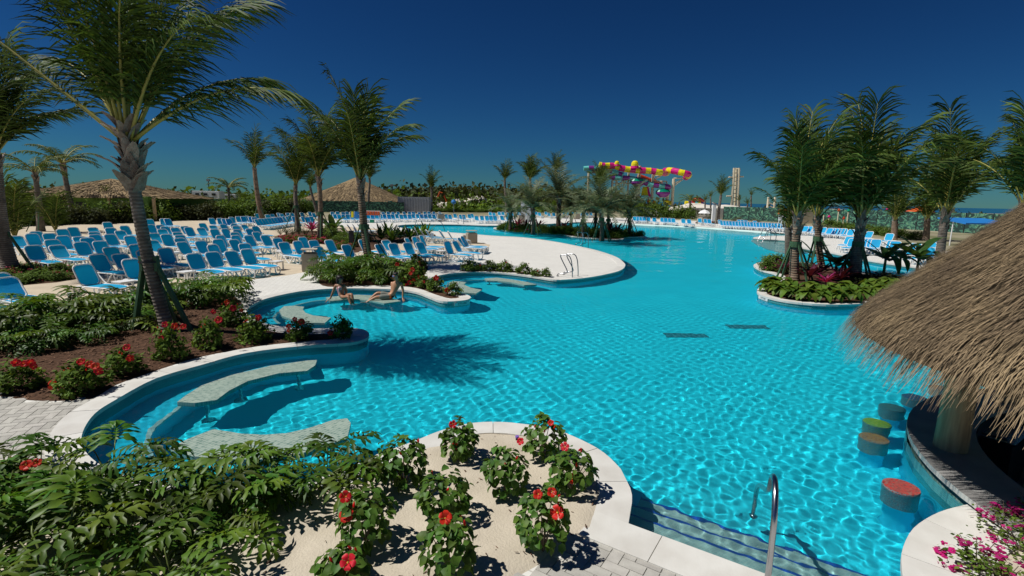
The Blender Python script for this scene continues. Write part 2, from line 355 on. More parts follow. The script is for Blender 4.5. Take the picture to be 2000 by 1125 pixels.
# interior points so that sheets have some relief to work with
ex = []
Xb, Yb = np.meshgrid(np.arange(-9.4, 1.4, .16), np.arange(2.4, 7.6, .16))
ib = inside(bedB, Xb, Yb)
jit = RNG.uniform(-.03, .03, Xb.shape + (2,))
ex += [(x, y) for x, y in zip((Xb + jit[..., 0])[ib], (Yb + jit[..., 1])[ib])]
Xb, Yb = np.meshgrid(np.arange(-12, -2.5, .3), np.arange(7, 17, .3)); ib = inside(bedA, Xb, Yb); ex += list(zip(Xb[ib], Yb[ib]))
Vg, Tg = cdt(loops, ex)
Cg = Vg[Tg].mean(1); gx, gy = Cg[:, 0], Cg[:, 1]
inp = inside(pool, gx, gy); i1 = inside(isl1, gx, gy); i2 = inside(isl2, gx, gy)
reg = np.full(len(Tg), 'deck', dtype=object)
reg[~inside(deckfar, gx, gy)] = 'terrain'
reg[inside(sandz, gx, gy)] = 'sand'
for nm, L in (('bedA', bedA), ('bedB', bedB), ('bedC', bedC), ('bedD', bedD), ('bedE', bedE), ('bedF', bedF), ('bedG', bedG)):
    reg[inside(L, gx, gy)] = nm
barm = np.hypot(gx - BAR_C[0], gy - BAR_C[1]) < BAR_R - .02
water_m = inp & ~i1 & ~i2
reg[inp] = 'water'; reg[i1] = 'isl1'; reg[i2] = 'isl2'
def sheet(name, mask, m, zf=None, kind='structure'):
    T = Tg[mask]; u, inv = np.unique(T, return_inverse=True); V = np.c_[Vg[u], np.zeros(len(u))]
    if zf is not None: V[:, 2] = zf(V[:, 0], V[:, 1])
    a = np.cross(V[inv.reshape(-1, 3)][:, 1] - V[inv.reshape(-1, 3)][:, 0], V[inv.reshape(-1, 3)][:, 2] - V[inv.reshape(-1, 3)][:, 0])[:, 2]
    T2 = inv.reshape(-1, 3).copy(); T2[a < 0] = T2[a < 0][:, ::-1]
    return inst(npmesh(name, V, T2, m, smooth=zf is not None), name, kind=kind)
def edge_dist(P, X, Y):
    P = np.asarray(P); d = np.full(X.shape, 1e9)
    for i in range(len(P)):
        a = P[i]; b = P[(i + 1) % len(P)]; ab = b - a; L = (ab ** 2).sum()
        if L < 1e-9: continue
        t = np.clip(((X - a[0]) * ab[0] + (Y - a[1]) * ab[1]) / L, 0, 1)
        d = np.minimum(d, np.hypot(X - a[0] - t * ab[0], Y - a[1] - t * ab[1]))
    return d
def lump(X, Y, seed, n=14, lo=.5, hi=2.5):
    r = np.random.default_rng(seed); z = np.zeros(np.shape(X))
    for i in range(n):
        a = r.uniform(0, 6.28); k = 6.28 / r.uniform(lo, hi); z = z + np.sin(k * (np.cos(a) * X + np.sin(a) * Y) + r.uniform(0, 6.28))
    return z / math.sqrt(n)
sheet('paved_deck', (reg == 'deck') & ~barm, MAT['deck'])
sheet('scrub_ground', (reg == 'terrain') & ~barm, MAT['terrain'])
sheet('beach_sand', reg == 'sand', MAT['sand'])
BZ = lambda X, Y: np.minimum(edge_dist(bedB, X, Y) * .25, .035) + np.where(edge_dist(bedB, X, Y) > .05, lump(X, Y, 3, 30, .22, 1.1) * .02, 0)
sheet('sand_bed', reg == 'bedB', MAT['bedsand'], BZ)
sheet('sand_bed', reg == 'bedC', MAT['bedsand'])
AZ = lambda X, Y: np.minimum(edge_dist(bedA, X, Y) * .12, .10) + np.where(edge_dist(bedA, X, Y) > .1, lump(X, Y, 5) * .015, 0)
sheet('mulch_bed', reg == 'bedA', MAT['mulch'], AZ)
for nm in ('bedD', 'bedE', 'bedF', 'bedG', 'isl1', 'isl2'):
    sheet('mulch_bed' if nm.startswith('bed') else 'planted_island', reg == nm, MAT['mulch'])

# ---- pool shell
DEPTH = -1.2; WL = -0.14
beach = np.array(seg_beach)
def floor_mat():
    m, nt, p = nodes('pool_plaster'); p.inputs['Roughness'].default_value = .7; p.inputs['Specular IOR Level'].default_value = .1
    a = nt.nodes.new('ShaderNodeAttribute'); a.attribute_name = 'rnd'
    c = mixc(nt, ramp(nt, noise(nt, .6, 4, coord(nt)), .3, .7), (.025, .74, .90), (.02, .70, .87))
    c = mixc(nt, a.outputs['Fac'], c, (.62, .76, .70))
    nt.links.new(c, p.inputs['Base Color']); return m
MAT['plaster'] = floor_mat()
fx = [tuple(p) for p in np.c_[RNG.uniform(-15, 45, 900), RNG.uniform(4, 75, 900)]]
Vf, Tf = cdt([pool, isl1, isl2], fx)
cf = Vf[Tf].mean(1); mk = inside(pool, cf[:, 0], cf[:, 1]) & ~inside(isl1, cf[:, 0], cf[:, 1]) & ~inside(isl2, cf[:, 0], cf[:, 1])
Tf = Tf[mk]
db = np.full(len(Vf), 1e9)
for i in range(len(beach) - 1):
    a, b = beach[i], beach[i + 1]; ab = b - a; t = np.clip(((Vf - a) @ ab) / (ab @ ab), 0, 1); db = np.minimum(db, np.hypot(*(Vf - a - t[:, None] * ab).T))
zf = np.maximum(DEPTH, -0.02 - db * .085)
ar = np.cross(Vf[Tf][:, 1] - Vf[Tf][:, 0], Vf[Tf][:, 2] - Vf[Tf][:, 0]); Tf[ar < 0] = Tf[ar < 0][:, ::-1]
pf = inst(npmesh('pool_floor', np.c_[Vf, zf], Tf, MAT['plaster'], rnd=np.clip(1 - db / 9, 0, 1), smooth=True), 'pool_floor', kind='structure')
POOLOBJ = [pf]
def wallstrip(name, L, z0, z1, m, off=0.0, closed=True):
    P = np.array(L); n = len(P); k = n if closed else n - 1
    U = np.r_[0, np.cumsum(np.hypot(*(np.roll(P, -1, 0) - P).T))]
    V = []; Q = []
    for i in range(k):
        a, b = P[i], P[(i + 1) % n]
        t = (b - a) / (np.hypot(*(b - a)) + 1e-9); nn = np.array((-t[1], t[0])) * off
        V += [(*(a + nn), z0), (*(b + nn), z0), (*(b + nn), z1), (*(a + nn), z1)]; Q.append((4 * i, 4 * i + 1, 4 * i + 2, 4 * i + 3))
    me = npmesh(name, V, Q, m); uv = me.uv_layers.new(name='UVMap')
    d = []
    for i in range(k): d += [U[i], z0, U[i + 1], z0, U[i + 1], z1, U[i], z1]
    uv.data.foreach_set('uv', d)
    return inst(me, name, kind='structure')
def uvize(m):
    for n in m.node_tree.nodes:
        if n.type == 'MAPPING':
            tc = m.node_tree.nodes.new('ShaderNodeTexCoord'); m.node_tree.links.new(tc.outputs['UV'], n.inputs[0])
uvize(MAT['tile'])
MAT['wallplaster'] = M('pool_wall_plaster', (.02, .60, .82), (.02, .55, .78), 1, .7, spec=.1)
nb0 = len(seg_front[:3] + c1) - 1; nb1 = nb0 + 4 * (len(seg_beach) + 1)
poolwall = pool[nb1:] + pool[:nb0 + 1]                     # all but the beach entry
for L, cl in ((poolwall, False), (isl1, True), (isl2, True)):
    POOLOBJ.append(wallstrip('pool_wall', L, DEPTH - .05, -.36, MAT['wallplaster'], closed=cl))
    POOLOBJ.append(wallstrip('waterline_tile_band', L, -.36, -.012, MAT['tile'], closed=cl))

# ---- coping: one object per stone
def offset(P, d, closed):
    P = np.array(P); n = len(P); out = []
    for i in range(n):
        a = P[i - 1] if (closed or i) else P[i]; b = P[(i + 1) % n] if (closed or i < n - 1) else P[i]
        t = b - a; t = t / (np.hypot(*t) + 1e-9); out.append(P[i] + np.array((-t[1], t[0])) * d)
    return np.array(out)
def coping(name, L, width, stone, closed, side):
    root = bpy.data.objects.new(name, None); COL.objects.link(root); root['kind'] = 'structure'
    P = np.array(L)
    # resample evenly
    Q = np.vstack([P, P[:1]]) if closed else P
    s = np.r_[0, np.cumsum(np.hypot(*np.diff(Q, axis=0).T))]; n = max(2, int(s[-1] / .14))
    ss = np.linspace(0, s[-1], n + 1); Q = np.c_[np.interp(ss, s, Q[:, 0]), np.interp(ss, s, Q[:, 1])]
    if closed: Q = Q[:-1]
    I = offset(Q, -.025 * side, closed); O = offset(Q, width * side, closed)
    step = max(2, int(stone / .14)); k = 0; N = len(Q)
    while k < (N if closed else N - 1):
        ids = [(k + j) % N for j in range(step + 1)] if closed else list(range(k, min(k + step, N - 1) + 1))
        if closed and k + step > N: ids = [j % N for j in range(k, N + 1)]
        k += step
        if len(ids) < 2: break
        a = [I[i].copy() for i in ids]; b = [O[i].copy() for i in ids]
        for S in (a, b):
            t = S[1] - S[0]; S[0] = S[0] + t * min(.35, .004 / (np.hypot(*t) + 1e-6)); t = S[-2] - S[-1]; S[-1] = S[-1] + t * min(.35, .004 / (np.hypot(*t) + 1e-6))
        m = len(a); zt = .022 + random.uniform(-.0015, .0015); V = []
        ctr = np.mean(a + b, axis=0)
        for S, q in ((a, .0), (b, .0)):
            V += [(*(p - ctr), zt) for p in S]
        V += [(*(p - ctr), -.045) for p in a] + [(*(p - ctr), -.045) for p in b]
        Fs = []
        for j in range(m - 1):
            Fs += [(j, j + 1, m + j + 1, m + j), (2 * m + j, 2 * m + j + 1, j + 1, j), (m + j, m + j + 1, 3 * m + j + 1, 3 * m + j), (3 * m + j, 3 * m + j + 1, 2 * m + j + 1, 2 * m + j)]
        Fs += [(0, m, 3 * m, 2 * m), (m - 1, 3 * m - 1, 4 * m - 1, 2 * m - 1)]
        mb = MB(); mb.add(V, Fs); o = mb.build('coping_stone', MAT['coping'], root, loc=(ctr[0], ctr[1], 0))
        bm = bmesh.new(); bm.from_mesh(o.data); bmesh.ops.recalc_face_normals(bm, faces=bm.faces); bm.to_mesh(o.data); bm.free()
    return root
# orientation: is the left side of the travel direction outside the pool?
area = sum(pool[i][0] * pool[(i + 1) % len(pool)][1] - pool[(i + 1) % len(pool)][0] * pool[i][1] for i in range(len(pool)))
OUT = -1 if area > 0 else 1
iA = 3 + 4 * (len(seg_front) - 3 - 22)                      # far end of the near bays
coping('pool_coping', pool[:iA], .34, .95, False, OUT)
coping('pool_coping', pool[iA - 1:nb0 + 1], .40, 2.2, False, OUT)
nr = nb1 + 3 * (len(seg_right) - 1)
coping('pool_coping', pool[nb1:nr], .40, 2.2, False, OUT)
ip = len(pool) - 1 - 3 * (len(seg_plant) - 1)
coping('planter_coping', pool[ip - 1:-1], .62, .95, False, OUT)
coping('step_coping', [pool[-1], tuple(sa - _sd * .34)], .42, 1.1, False, OUT)
for L in (isl1, isl2):
    ar = sum(L[i][0] * L[(i + 1) % len(L)][1] - L[(i + 1) % len(L)][0] * L[i][1] for i in range(len(L)))
    coping('island_coping', L, .30, 1.4, True, 1 if ar > 0 else -1)

# ---- herringbone pavers where they can be told apart
pvm = []
for q in range(4):
    mb = MB(); l, w = .238, .118; b = .004
    mb.box((0, 0, .004), (l - .004, w - .004, .012), taper=.985); pvm.append(mb.mesh('paver', MAT['paver']))
def herring(px_poly, ang, root, limit, keepout):
    W = .12; ca, sa_ = math.cos(ang), math.sin(ang); P = pxs(px_poly); cx = np.mean([p[0] for p in P]); cy = np.mean([p[1] for p in P]); c = 0; spots = []
    for i in range(-60, 60):
        for j in range(-60, 60):
            k = (i - j) % 4
            if k == 0: x, y, r_ = i + 1, j + .5, 0
            elif k == 3: x, y, r_ = i + .5, j + 1, 90
            else: continue
            X = (x * W) * ca - (y * W) * sa_ + cx; Y = (x * W) * sa_ + (y * W) * ca + cy; spots.append((X, Y, ang + R(r_)))
    S = np.array(spots); ok = inside(P, S[:, 0], S[:, 1])
    for L, d in keepout: ok &= ~inside(L, S[:, 0], S[:, 1]) & (edge_dist(L, S[:, 0], S[:, 1]) > d)
    S = S[ok]; S = S[np.argsort(np.hypot(S[:, 0], S[:, 1]))][:limit]
    for X, Y, a in S: inst(pvm[random.randrange(4)], 'paver', root, (X, Y, random.uniform(-.0015, .0015)), (random.uniform(-.006, .006), random.uniform(-.006, .006), a))
pav = bpy.data.objects.new('paving', None); COL.objects.link(pav); pav['kind'] = 'structure'
herring([(1165, 1040), (1230, 1045), (1330, 1085), (1440, 1128), (1440, 1180), (940, 1180), (1010, 1125), (1090, 1082)], R(-33), pav, 150, [(pool, .33), (bedB, .0)])
herring([(-30, 770), (80, 785), (190, 775), (120, 850), (92, 905), (-30, 935)], R(20), pav, 350, [(pool, .26), (bedA, .0), (bedB, .0)])

# ---- front steps with cobalt nosings
steps = bpy.data.objects.new('pool_steps', None); COL.objects.link(steps); steps['kind'] = 'structure'
def along(u, w, z): p = sa + _sd * u + _sn * w; return Vector((p.x, p.y, z))
for k in range(4):
    w0, w1 = .36 * k, .36 * (k + 1); z = -.30 - .21 * k
    P = [along(-.3, w0 - .02 if k == 0 else w0, 0), along(3.3, w0 - .02 if k == 0 else w0, 0), along(3.3, w1, 0), along(-.3, w1, 0)]
    POOLOBJ.append(MB().prism([(p.x, p.y) for p in P], DEPTH, z).build('step', MAT['step'], steps))
    P = [along(-.3, w1 - .034, 0), along(3.3, w1 - .034, 0), along(3.3, w1 + .004, 0), along(-.3, w1 + .004, 0)]
    POOLOBJ.append(MB().prism([(p.x, p.y) for p in P], z - .05, z + .003).build('nosing', MAT['nosing'], steps))
P = [along(.0, .0, 0), along(3.3, .0, 0), along(3.3, .028, 0), along(.0, .028, 0)]
POOLOBJ.append(MB().prism([(p.x, p.y) for p in P], -.20, -.15).build('nosing', MAT['nosing'], steps))

# ---- underwater ledge round the near bays
def ledge(i0, i1, w, z):
    seg = pool[i0:i1]; In = offset(seg, -w * OUT, False)
    poly = [tuple(p) for p in seg] + [tuple(p) for p in In[::-1]]
    n = len(seg); V = [(*p, z) for p in seg] + [(*p, z) for p in In] + [(*p, DEPTH) for p in In]
    Fs = [(i, i + 1, n + i + 1, n + i) for i in range(n - 1)] + [(n + i, n + i + 1, 2 * n + i + 1, 2 * n + i) for i in range(n - 1)]
    o = MB().add(V, Fs).build('underwater_ledge', MAT['wallplaster']); o['kind'] = 'structure'; POOLOBJ.append(o)
    bm = bmesh.new(); bm.from_mesh(o.data); bmesh.ops.recalc_face_normals(bm, faces=bm.faces); bm.to_mesh(o.data); bm.free()
    A = offset(seg, -(w - .07) * OUT, False); B = offset(seg, -(w + .004) * OUT, False)
    V = [(*p, z + .004) for p in A] + [(*p, z + .004) for p in B] + [(*p, z - .06) for p in B]
    o2 = MB().add(V, Fs).build('ledge_nosing', MAT['step'], o); POOLOBJ.append(o2)
def pi_near(px, py):
    a = at(px, py); return min(range(len(pool)), key=lambda i: (pool[i][0] - a.x) ** 2 + (pool[i][1] - a.y) ** 2)
for (a, b) in (((240, 934), (620, 675)), ((490, 621), (800, 568)), ((840, 552), (1040, 541))):
    i, j = sorted((pi_near(*a), pi_near(*b))); ledge(i, j, .75, -.62)
# pale entry shelf by the far right deck
sh = pxs([(1471, 466), (1532, 470), (1552, 480), (1570, 492), (1545, 497), (1530, 494), (1500, 486), (1478, 477), (1467, 470)], -.14)
o = MB().prism(sh, DEPTH, -.34).build('entry_shelf', MAT['step']); o['kind'] = 'structure'; POOLOBJ.append(o)
# floor drains
MAT['drain'] = M('drain_frame', (.03, .16, .19), (.02, .12, .15), 5, .6); MAT['drainbar'] = M('drain_bar', (.05, .26, .30), (.04, .2, .25), 5, .6)
for i, (px, py) in enumerate(((1340, 650), (1460, 634))):
    a = at(px, py, -.14); d = Vector((a.x, a.y, 0)).normalized() * .85; p = Vector((a.x, a.y, 0)) + d
    t = thing('floor_drain', ('dark main drain grate in the open pool floor, the nearer to the floating benches', 'dark main drain grate in the open pool floor, nearer the big-leaved island')[i], 'drain', (p.x, p.y, DEPTH))
    POOLOBJ.append(MB().box((0, 0, .01), (1.2, .42, .02)).build('frame', MAT['drain'], t))
    for k in range(8): POOLOBJ.append(MB().box((-.5 + k * .143, 0, .026), (.05, .38, .012)).build('bar', MAT['drainbar'], t))
# skimmer openings in the tile band
# ---- water
def water_mat():
    m = bpy.data.materials.new('pool_water'); m.use_nodes = True; nt = m.node_tree; nt.nodes.clear()
    out = nt.nodes.new('ShaderNodeOutputMaterial'); g = nt.nodes.new('ShaderNodeBsdfGlass')
    nt.nodes.remove(g); tint = (.85, .995, 1.0, 1)
    rf = nt.nodes.new('ShaderNodeBsdfRefraction'); rf.inputs['IOR'].default_value = 1.333; rf.inputs['Roughness'].default_value = 0.0; rf.inputs['Color'].default_value = tint
    gl = nt.nodes.new('ShaderNodeBsdfGlossy'); gl.inputs['Roughness'].default_value = 0.0
    fr = nt.nodes.new('ShaderNodeFresnel'); fr.inputs['IOR'].default_value = 1.333
    ml = nt.nodes.new('ShaderNodeMath'); ml.operation = 'MULTIPLY'; ml.inputs[1].default_value = .45; nt.links.new(fr.outputs[0], ml.inputs[0])   # surface glare cut by the polariser, full reflection underneath
    ge = nt.nodes.new('ShaderNodeNewGeometry'); fb = nt.nodes.new('ShaderNodeMix'); nt.links.new(ge.outputs['Backfacing'], fb.inputs[0]); nt.links.new(ml.outputs[0], fb.inputs[2]); nt.links.new(fr.outputs[0], fb.inputs[3])
    mx = nt.nodes.new('ShaderNodeMixShader'); nt.links.new(fb.outputs[0], mx.inputs[0]); nt.links.new(rf.outputs[0], mx.inputs[1]); nt.links.new(gl.outputs[0], mx.inputs[2])
    tl = nt.nodes.new('ShaderNodeBsdfTranslucent'); tl.inputs[0].default_value = (.55, .96, 1.0, 1)     # slight turbidity: scattered light fills the underwater shade
    m2 = nt.nodes.new('ShaderNodeMixShader'); m2.inputs[0].default_value = .13; nt.links.new(mx.outputs[0], m2.inputs[1]); nt.links.new(tl.outputs[0], m2.inputs[2])
    nt.links.new(m2.outputs[0], out.inputs[0]); return m
TS, SS = .0038, .0034
t = np.arange(-1.06, 1.10, TS); s = np.exp(np.arange(math.log(3.0), math.log(80.0), SS))
Tm, Sm = np.meshgrid(t, s); X = Tm * Sm; Y = Sm
msk = inside(pool, X, Y) & ~inside(isl1, X, Y) & ~inside(isl2, X, Y)
dil = msk.copy()
for _ in range(4):
    q = dil.copy(); q[1:] |= dil[:-1]; q[:-1] |= dil[1:]; q[:, 1:] |= dil[:, :-1]; q[:, :-1] |= dil[:, 1:]; dil = q
Z = np.full_like(X, WL); rw = np.random.default_rng(4)
cell = SS * Y
for i in range(60):
    lam = math.exp(rw.uniform(math.log(.06), math.log(.30))); a = rw.normal(.5, 1.1); k = 2 * math.pi / lam
    amp = .0066 * (lam / .2) ** .25 / k * rw.uniform(.5, 1.5) * np.clip((lam / cell - 2.4) / 1.6, 0, 1)
    Z += amp * np.sin(k * (math.cos(a) * X + math.sin(a) * Y) + rw.uniform(0, 6.28))
for i in range(12):
    lam = rw.uniform(.6, 3.5); a = rw.uniform(0, 6.28); k = 2 * math.pi / lam
    Z += .005 / k * np.sin(k * (math.cos(a) * X + math.sin(a) * Y) + rw.uniform(0, 6.28))
idx = np.arange(X.size).reshape(X.shape)
cm = dil[:-1, :-1] & dil[:-1, 1:] & dil[1:, 1:] & dil[1:, :-1]
Q = np.stack([idx[:-1, :-1], idx[:-1, 1:], idx[1:, 1:], idx[1:, :-1]], -1)[cm]
u, inv = np.unique(Q, return_inverse=True)
V = np.stack([X.ravel()[u], Y.ravel()[u], Z.ravel()[u]], -1)
pw = inst(npmesh('pool_water', V, inv.reshape(-1, 4), water_mat(), smooth=True), 'pool_water', kind='structure')
pw.cycles.is_caustics_caster = True
# the sea beyond
sea = MB().add([(-9000, 330, -1.2), (9000, 330, -1.2), (9000, 14000, -1.2), (-9000, 14000, -1.2)], [(0, 1, 2, 3)]).build('sea', M('sea_water', (.008, .10, .16), (.006, .06, .12), .01, .25, .3, .4)); sea['kind'] = 'structure'

# ---- mosaic benches standing in the water
def bench(label, px_outline, z=-.085, legs=3):
    P = pxs(px_outline, z); c = np.mean(P, axis=0)
    t = thing('pool_bench', label, 'bench', (c[0], c[1], DEPTH))
    L = [(p[0] - c[0], p[1] - c[1]) for p in P]; zt = z - DEPTH
    POOLOBJ.append(MB().prism(L, zt - .10, zt, 0, 1).build('seat', [MAT['bench'], MAT['benchside']], t))
    # legs along the long axis
    A = np.array(L); far = A[np.argmax(np.hypot(*A.T))]; d = far / np.hypot(*far)
    for k in range(legs):
        f = -.62 + 1.24 * k / max(1, legs - 1); q = A @ d; sel = A[np.abs(q - f * q.max()) < .28 * q.max()]
        p = sel.mean(0) if len(sel) else d * f
        mb = MB(); mb.lathe([(.11, 0), (.11, .03), (.03, .05), (.03, zt - .1)], 10, c=(p[0], p[1], 0)); POOLOBJ.append(mb.build('leg', MAT['steel'], t, True))
bench('long crescent mosaic bench in the nearest pool bay beside the white coping', [(346, 785), (363, 772), (393, 753), (453, 732), (529, 714), (600, 704), (619, 703), (616, 713), (600, 724), (544, 729), (484, 744), (447, 763), (423, 781), (380, 787)])
bench('long crescent mosaic bench in the nearest bay, half behind split-leaf foliage', [(331, 874), (370, 856), (417, 838), (472, 847), (514, 849), (560, 846), (603, 836), (651, 820), (678, 817), (685, 826), (678, 856), (645, 867), (591, 885), (514, 897), (453, 897), (375, 891), (336, 880)])
bench('hooked mosaic bench in the bay where the two bathers sit, nobody on it', [(545, 606), (555, 598), (575, 597), (594, 599), (591, 604), (597, 611), (612, 616), (646, 620), (634, 631), (602, 630), (575, 625), (551, 617)])
bench('curved mosaic bench with the man and the woman sitting on it', [(636, 581), (670, 577), (700, 575.5), (732, 577), (752, 580), (775, 585), (783, 588), (750, 592.5), (728, 588), (700, 585), (672, 586), (644, 588)])
bench('hooked mosaic bench behind the pointed hibiscus bed', [(878, 551), (888, 549), (910, 551), (906, 556), (920, 562), (941, 566), (930, 573), (904, 571), (890, 562), (877, 556)], legs=2)
bench('thin curved mosaic bench below the strip of small shrubs and the handrails', [(946, 544), (970, 542), (1000, 545.6), (1030, 551), (1048, 555.6), (1024, 556.6), (1000, 551.5), (972, 548.5), (951, 548)], legs=3)
# ================================================================== plants
def unit(a): return a / (np.linalg.norm(a, axis=-1, keepdims=True) + 1e-9)
def frond_mesh(L, th0, droop, az, nl=46, ll=.75, lw=.032, hang=.55, wind=.35, p=1.6, petiole=.16, seed=0, mats=None, k=4, taper=.45, bend=0.0, rr=.028, fan=False):
    r = np.random.default_rng(seed); ns = 16; s = np.linspace(0, 1, ns)
    th = th0 + droop * s ** p; a = az + bend * s
    d = np.c_[np.sin(th) * np.cos(a), np.sin(th) * np.sin(a), np.cos(th)] + np.c_[wind * .35 * s, 0 * s, 0 * s]
    d = unit(d); P = np.vstack([[0, 0, 0], np.cumsum(d[:-1] * (L / (ns - 1)), 0)])
    mb = MB(); mb.tube(P.tolist(), list(np.linspace(rr, .006, ns)), 4, 1)
    V0 = np.array(mb.v); Q0 = np.array([f for f in mb.f if len(f) == 4])
    si = np.linspace(petiole, .995, nl); si = np.repeat(si, 2) + r.uniform(-.006, .006, nl * 2); sg = np.tile([1, -1], nl)
    B = np.c_[[np.interp(si, s, P[:, c]) for c in range(3)]].T; T = unit(np.c_[[np.interp(si, s, d[:, c]) for c in range(3)]].T)
    side = unit(np.cross(T, np.array([0, 0, 1.0]))); bad = np.linalg.norm(np.cross(T, [0, 0, 1.0]), axis=1) < .15
    side[bad] = [-math.sin(az), math.cos(az), 0]
    N = unit(np.cross(side, T))
    prof = np.sin(np.clip((si - petiole) / (1 - petiole) * .86 + .14, 0, 1) * math.pi) ** .6 * (1 - taper * si)
    if fan: prof = np.clip((si - petiole) / .12, .15, 1) ** .6 * (1 - .38 * si)
    leng = ll * (.35 + .9 * prof) * r.uniform(.8, 1.15, nl * 2)
    dr = unit(side * sg[:, None] * (.62 if fan else .8) + T * (r.uniform(.5, .85, nl * 2) + (.9 * si ** 3 if fan else 0))[:, None] + N * r.uniform(-.1, .35, nl * 2)[:, None])
    pts = [B]; dirs = []
    for j in range(k - 1):
        g = hang * (j + .4) / (k - 1); dj = unit(dr + np.array([wind * g * 1.6, 0, -2.1 * g]) * r.uniform(.7, 1.3, nl * 2)[:, None])
        dirs.append(dj); pts.append(pts[-1] + dj * (leng / (k - 1))[:, None])
    W = [lw * .55, lw, lw * .8, .002] if k == 4 else [lw * .7, lw, .002]
    VV = []
    for j in range(k):
        dj = dirs[min(j, k - 2)]; wv = unit(np.cross(dj, T)); wv = unit(np.cross(wv, dj) * .35 + T * .9)
        VV += [pts[j] - wv * W[j] * .5, pts[j] + wv * W[j] * .5]
    VV = np.stack(VV, 1); n = nl * 2
    base = np.arange(n)[:, None] * 2 * k + len(V0)
    Q = np.vstack([base + np.array([2 * j, 2 * j + 1, 2 * j + 3, 2 * j + 2]) for j in range(k - 1)])
    rv = np.r_[np.full(len(V0), .5), np.repeat(r.uniform(0, 1, n), 2 * k)]
    return npmesh('frond', np.vstack([V0, VV.reshape(-1, 3)]), np.vstack([Q0, Q]), mats or [MAT['frond'], MAT['rachis']], np.r_[np.ones(len(Q0)), np.zeros(len(Q))], rnd=rv)

def crown_set(kind, seed, n=13, lod=1.0):
    r = random.Random(seed); out = []
    for i in range(n):
        az = 2 * math.pi * (i + r.uniform(-.3, .3)) / n * 2.4
        f = i / (n - 1)
        if kind == 'coco':      # freshly planted: held up in a shuttlecock, blown to the right
            th0 = R(2 + 30 * f ** 1.6 + r.uniform(-3, 5)); dp = R(14 + 38 * f + r.uniform(-6, 12)); L = r.uniform(2.6, 3.4) * (1 - .2 * f)
            out.append(frond_mesh(L, th0, dp, az, int(38 * lod), .78, .05 / lod ** .5, .5, .22, fan=True, rr=.036, seed=seed * 50 + i, k=4 if lod > .8 else 3))
        elif kind == 'date':
            th0 = R(5 + 72 * f + r.uniform(-5, 5)); dp = R(58 + 22 * f + r.uniform(-8, 10)); L = r.uniform(2.1, 2.8)
            out.append(frond_mesh(L, th0, dp, az, int(34 * lod), .40, .045 / lod ** .5, .12, .12, p=1.3, petiole=.08, seed=seed * 50 + i, mats=[MAT['date'], MAT['date']], k=3, taper=.2))
        elif kind == 'feather':   # loose drooping royal palm
            th0 = R(25 + 45 * f + r.uniform(-6, 6)); dp = R(75 + r.uniform(-8, 15)); L = r.uniform(1.7, 2.2)
            out.append(frond_mesh(L, th0, dp, az, int(34 * lod), .42, .04 / lod ** .5, .5, .2, seed=seed * 50 + i, k=3, mats=[MAT['frond'], MAT['rachis']]))
    return out
CROWN = {'cocoA': crown_set('coco', 1, 15, 1.0), 'cocoB': crown_set('coco', 2, 14, 1.0), 'cocoL': crown_set('coco', 3, 12, .6),
         'dateA': crown_set('date', 4, 30, .8), 'dateB': crown_set('date', 5, 28, .8), 'feath': crown_set('feather', 6, 13, .8)}
def trunk_mesh(path, r0, r1, m, n=12, ring=.11, bulge=1.25, seed=0):
    P = [Vector(p) for p in catmull3(path, 8)]; s = [0]
    for a, b in zip(P, P[1:]): s.append(s[-1] + (b - a).length)
    L = s[-1]; k = max(10, int(L / ring) * 2); Q = []; rad = []
    for i in range(k + 1):
        q = L * i / k; j = max(0, min(len(s) - 2, next((t for t in range(len(s) - 1) if s[t + 1] >= q), len(s) - 2)))
        Q.append(P[j].lerp(P[j + 1], (q - s[j]) / max(1e-6, s[j + 1] - s[j])))
        f = i / k; rb = r0 * (bulge - (bulge - 1) * min(1, f / .12)) if f < .12 else r0 + (r1 - r0) * (f - .12) / .88
        rad.append(rb * (1.035 if i % 2 else .975) * random.uniform(.985, 1.015))
    return MB().tube(Q, rad, n).mesh('trunk', m, True), Q
def catmull3(P, sub):
    out = []; n = len(P); P = [Vector(p) for p in P]
    for i in range(n - 1):
        p0, p1, p2, p3 = P[max(i - 1, 0)], P[i], P[i + 1], P[min(i + 2, n - 1)]
        for j in range(sub):
            t = j / sub; out.append(.5 * (2 * p1 + (p2 - p0) * t + (2 * p0 - 5 * p1 + 4 * p2 - p3) * t * t + (3 * p1 - p0 - 3 * p2 + p3) * t ** 3))
    out.append(P[-1]); return out
huskm = []
for q in range(3):
    mb = MB(); w = .15; V = []
    for i, (z, ww, o) in enumerate(((0, w, 0), (.16, w * .85, .03), (.34, w * .7, .05 + .03 * q), (.5, .03, .11 + .06 * q))):
        V += [(o - .02, -ww, z), (o + .012, 0, z), (o - .02, ww, z)]
    mb.add(V, [(3 * i + j, 3 * i + j + 1, 3 * i + j + 4, 3 * i + j + 3) for i in range(3) for j in range(2)]); huskm.append(mb.mesh('husk', MAT['husk'], True))
def husks(root, Q, rad, n, length, s=1.0):
    top = Q[-1]; 
    for i in range(n):
        f = i / n; j = max(0, int(len(Q) - 1 - (1 - f) * length * 18)); c = Q[min(j, len(Q) - 1)]; a = i * 2.4 + random.uniform(-.3, .3)
        o = inst(huskm[i % 3], 'husk', root, (c.x - root.location.x + math.cos(a) * rad, c.y - root.location.y + math.sin(a) * rad, c.z - root.location.z), (random.uniform(-.2, .2), random.uniform(-.1, .45), a), s * random.uniform(.7, 1.15))
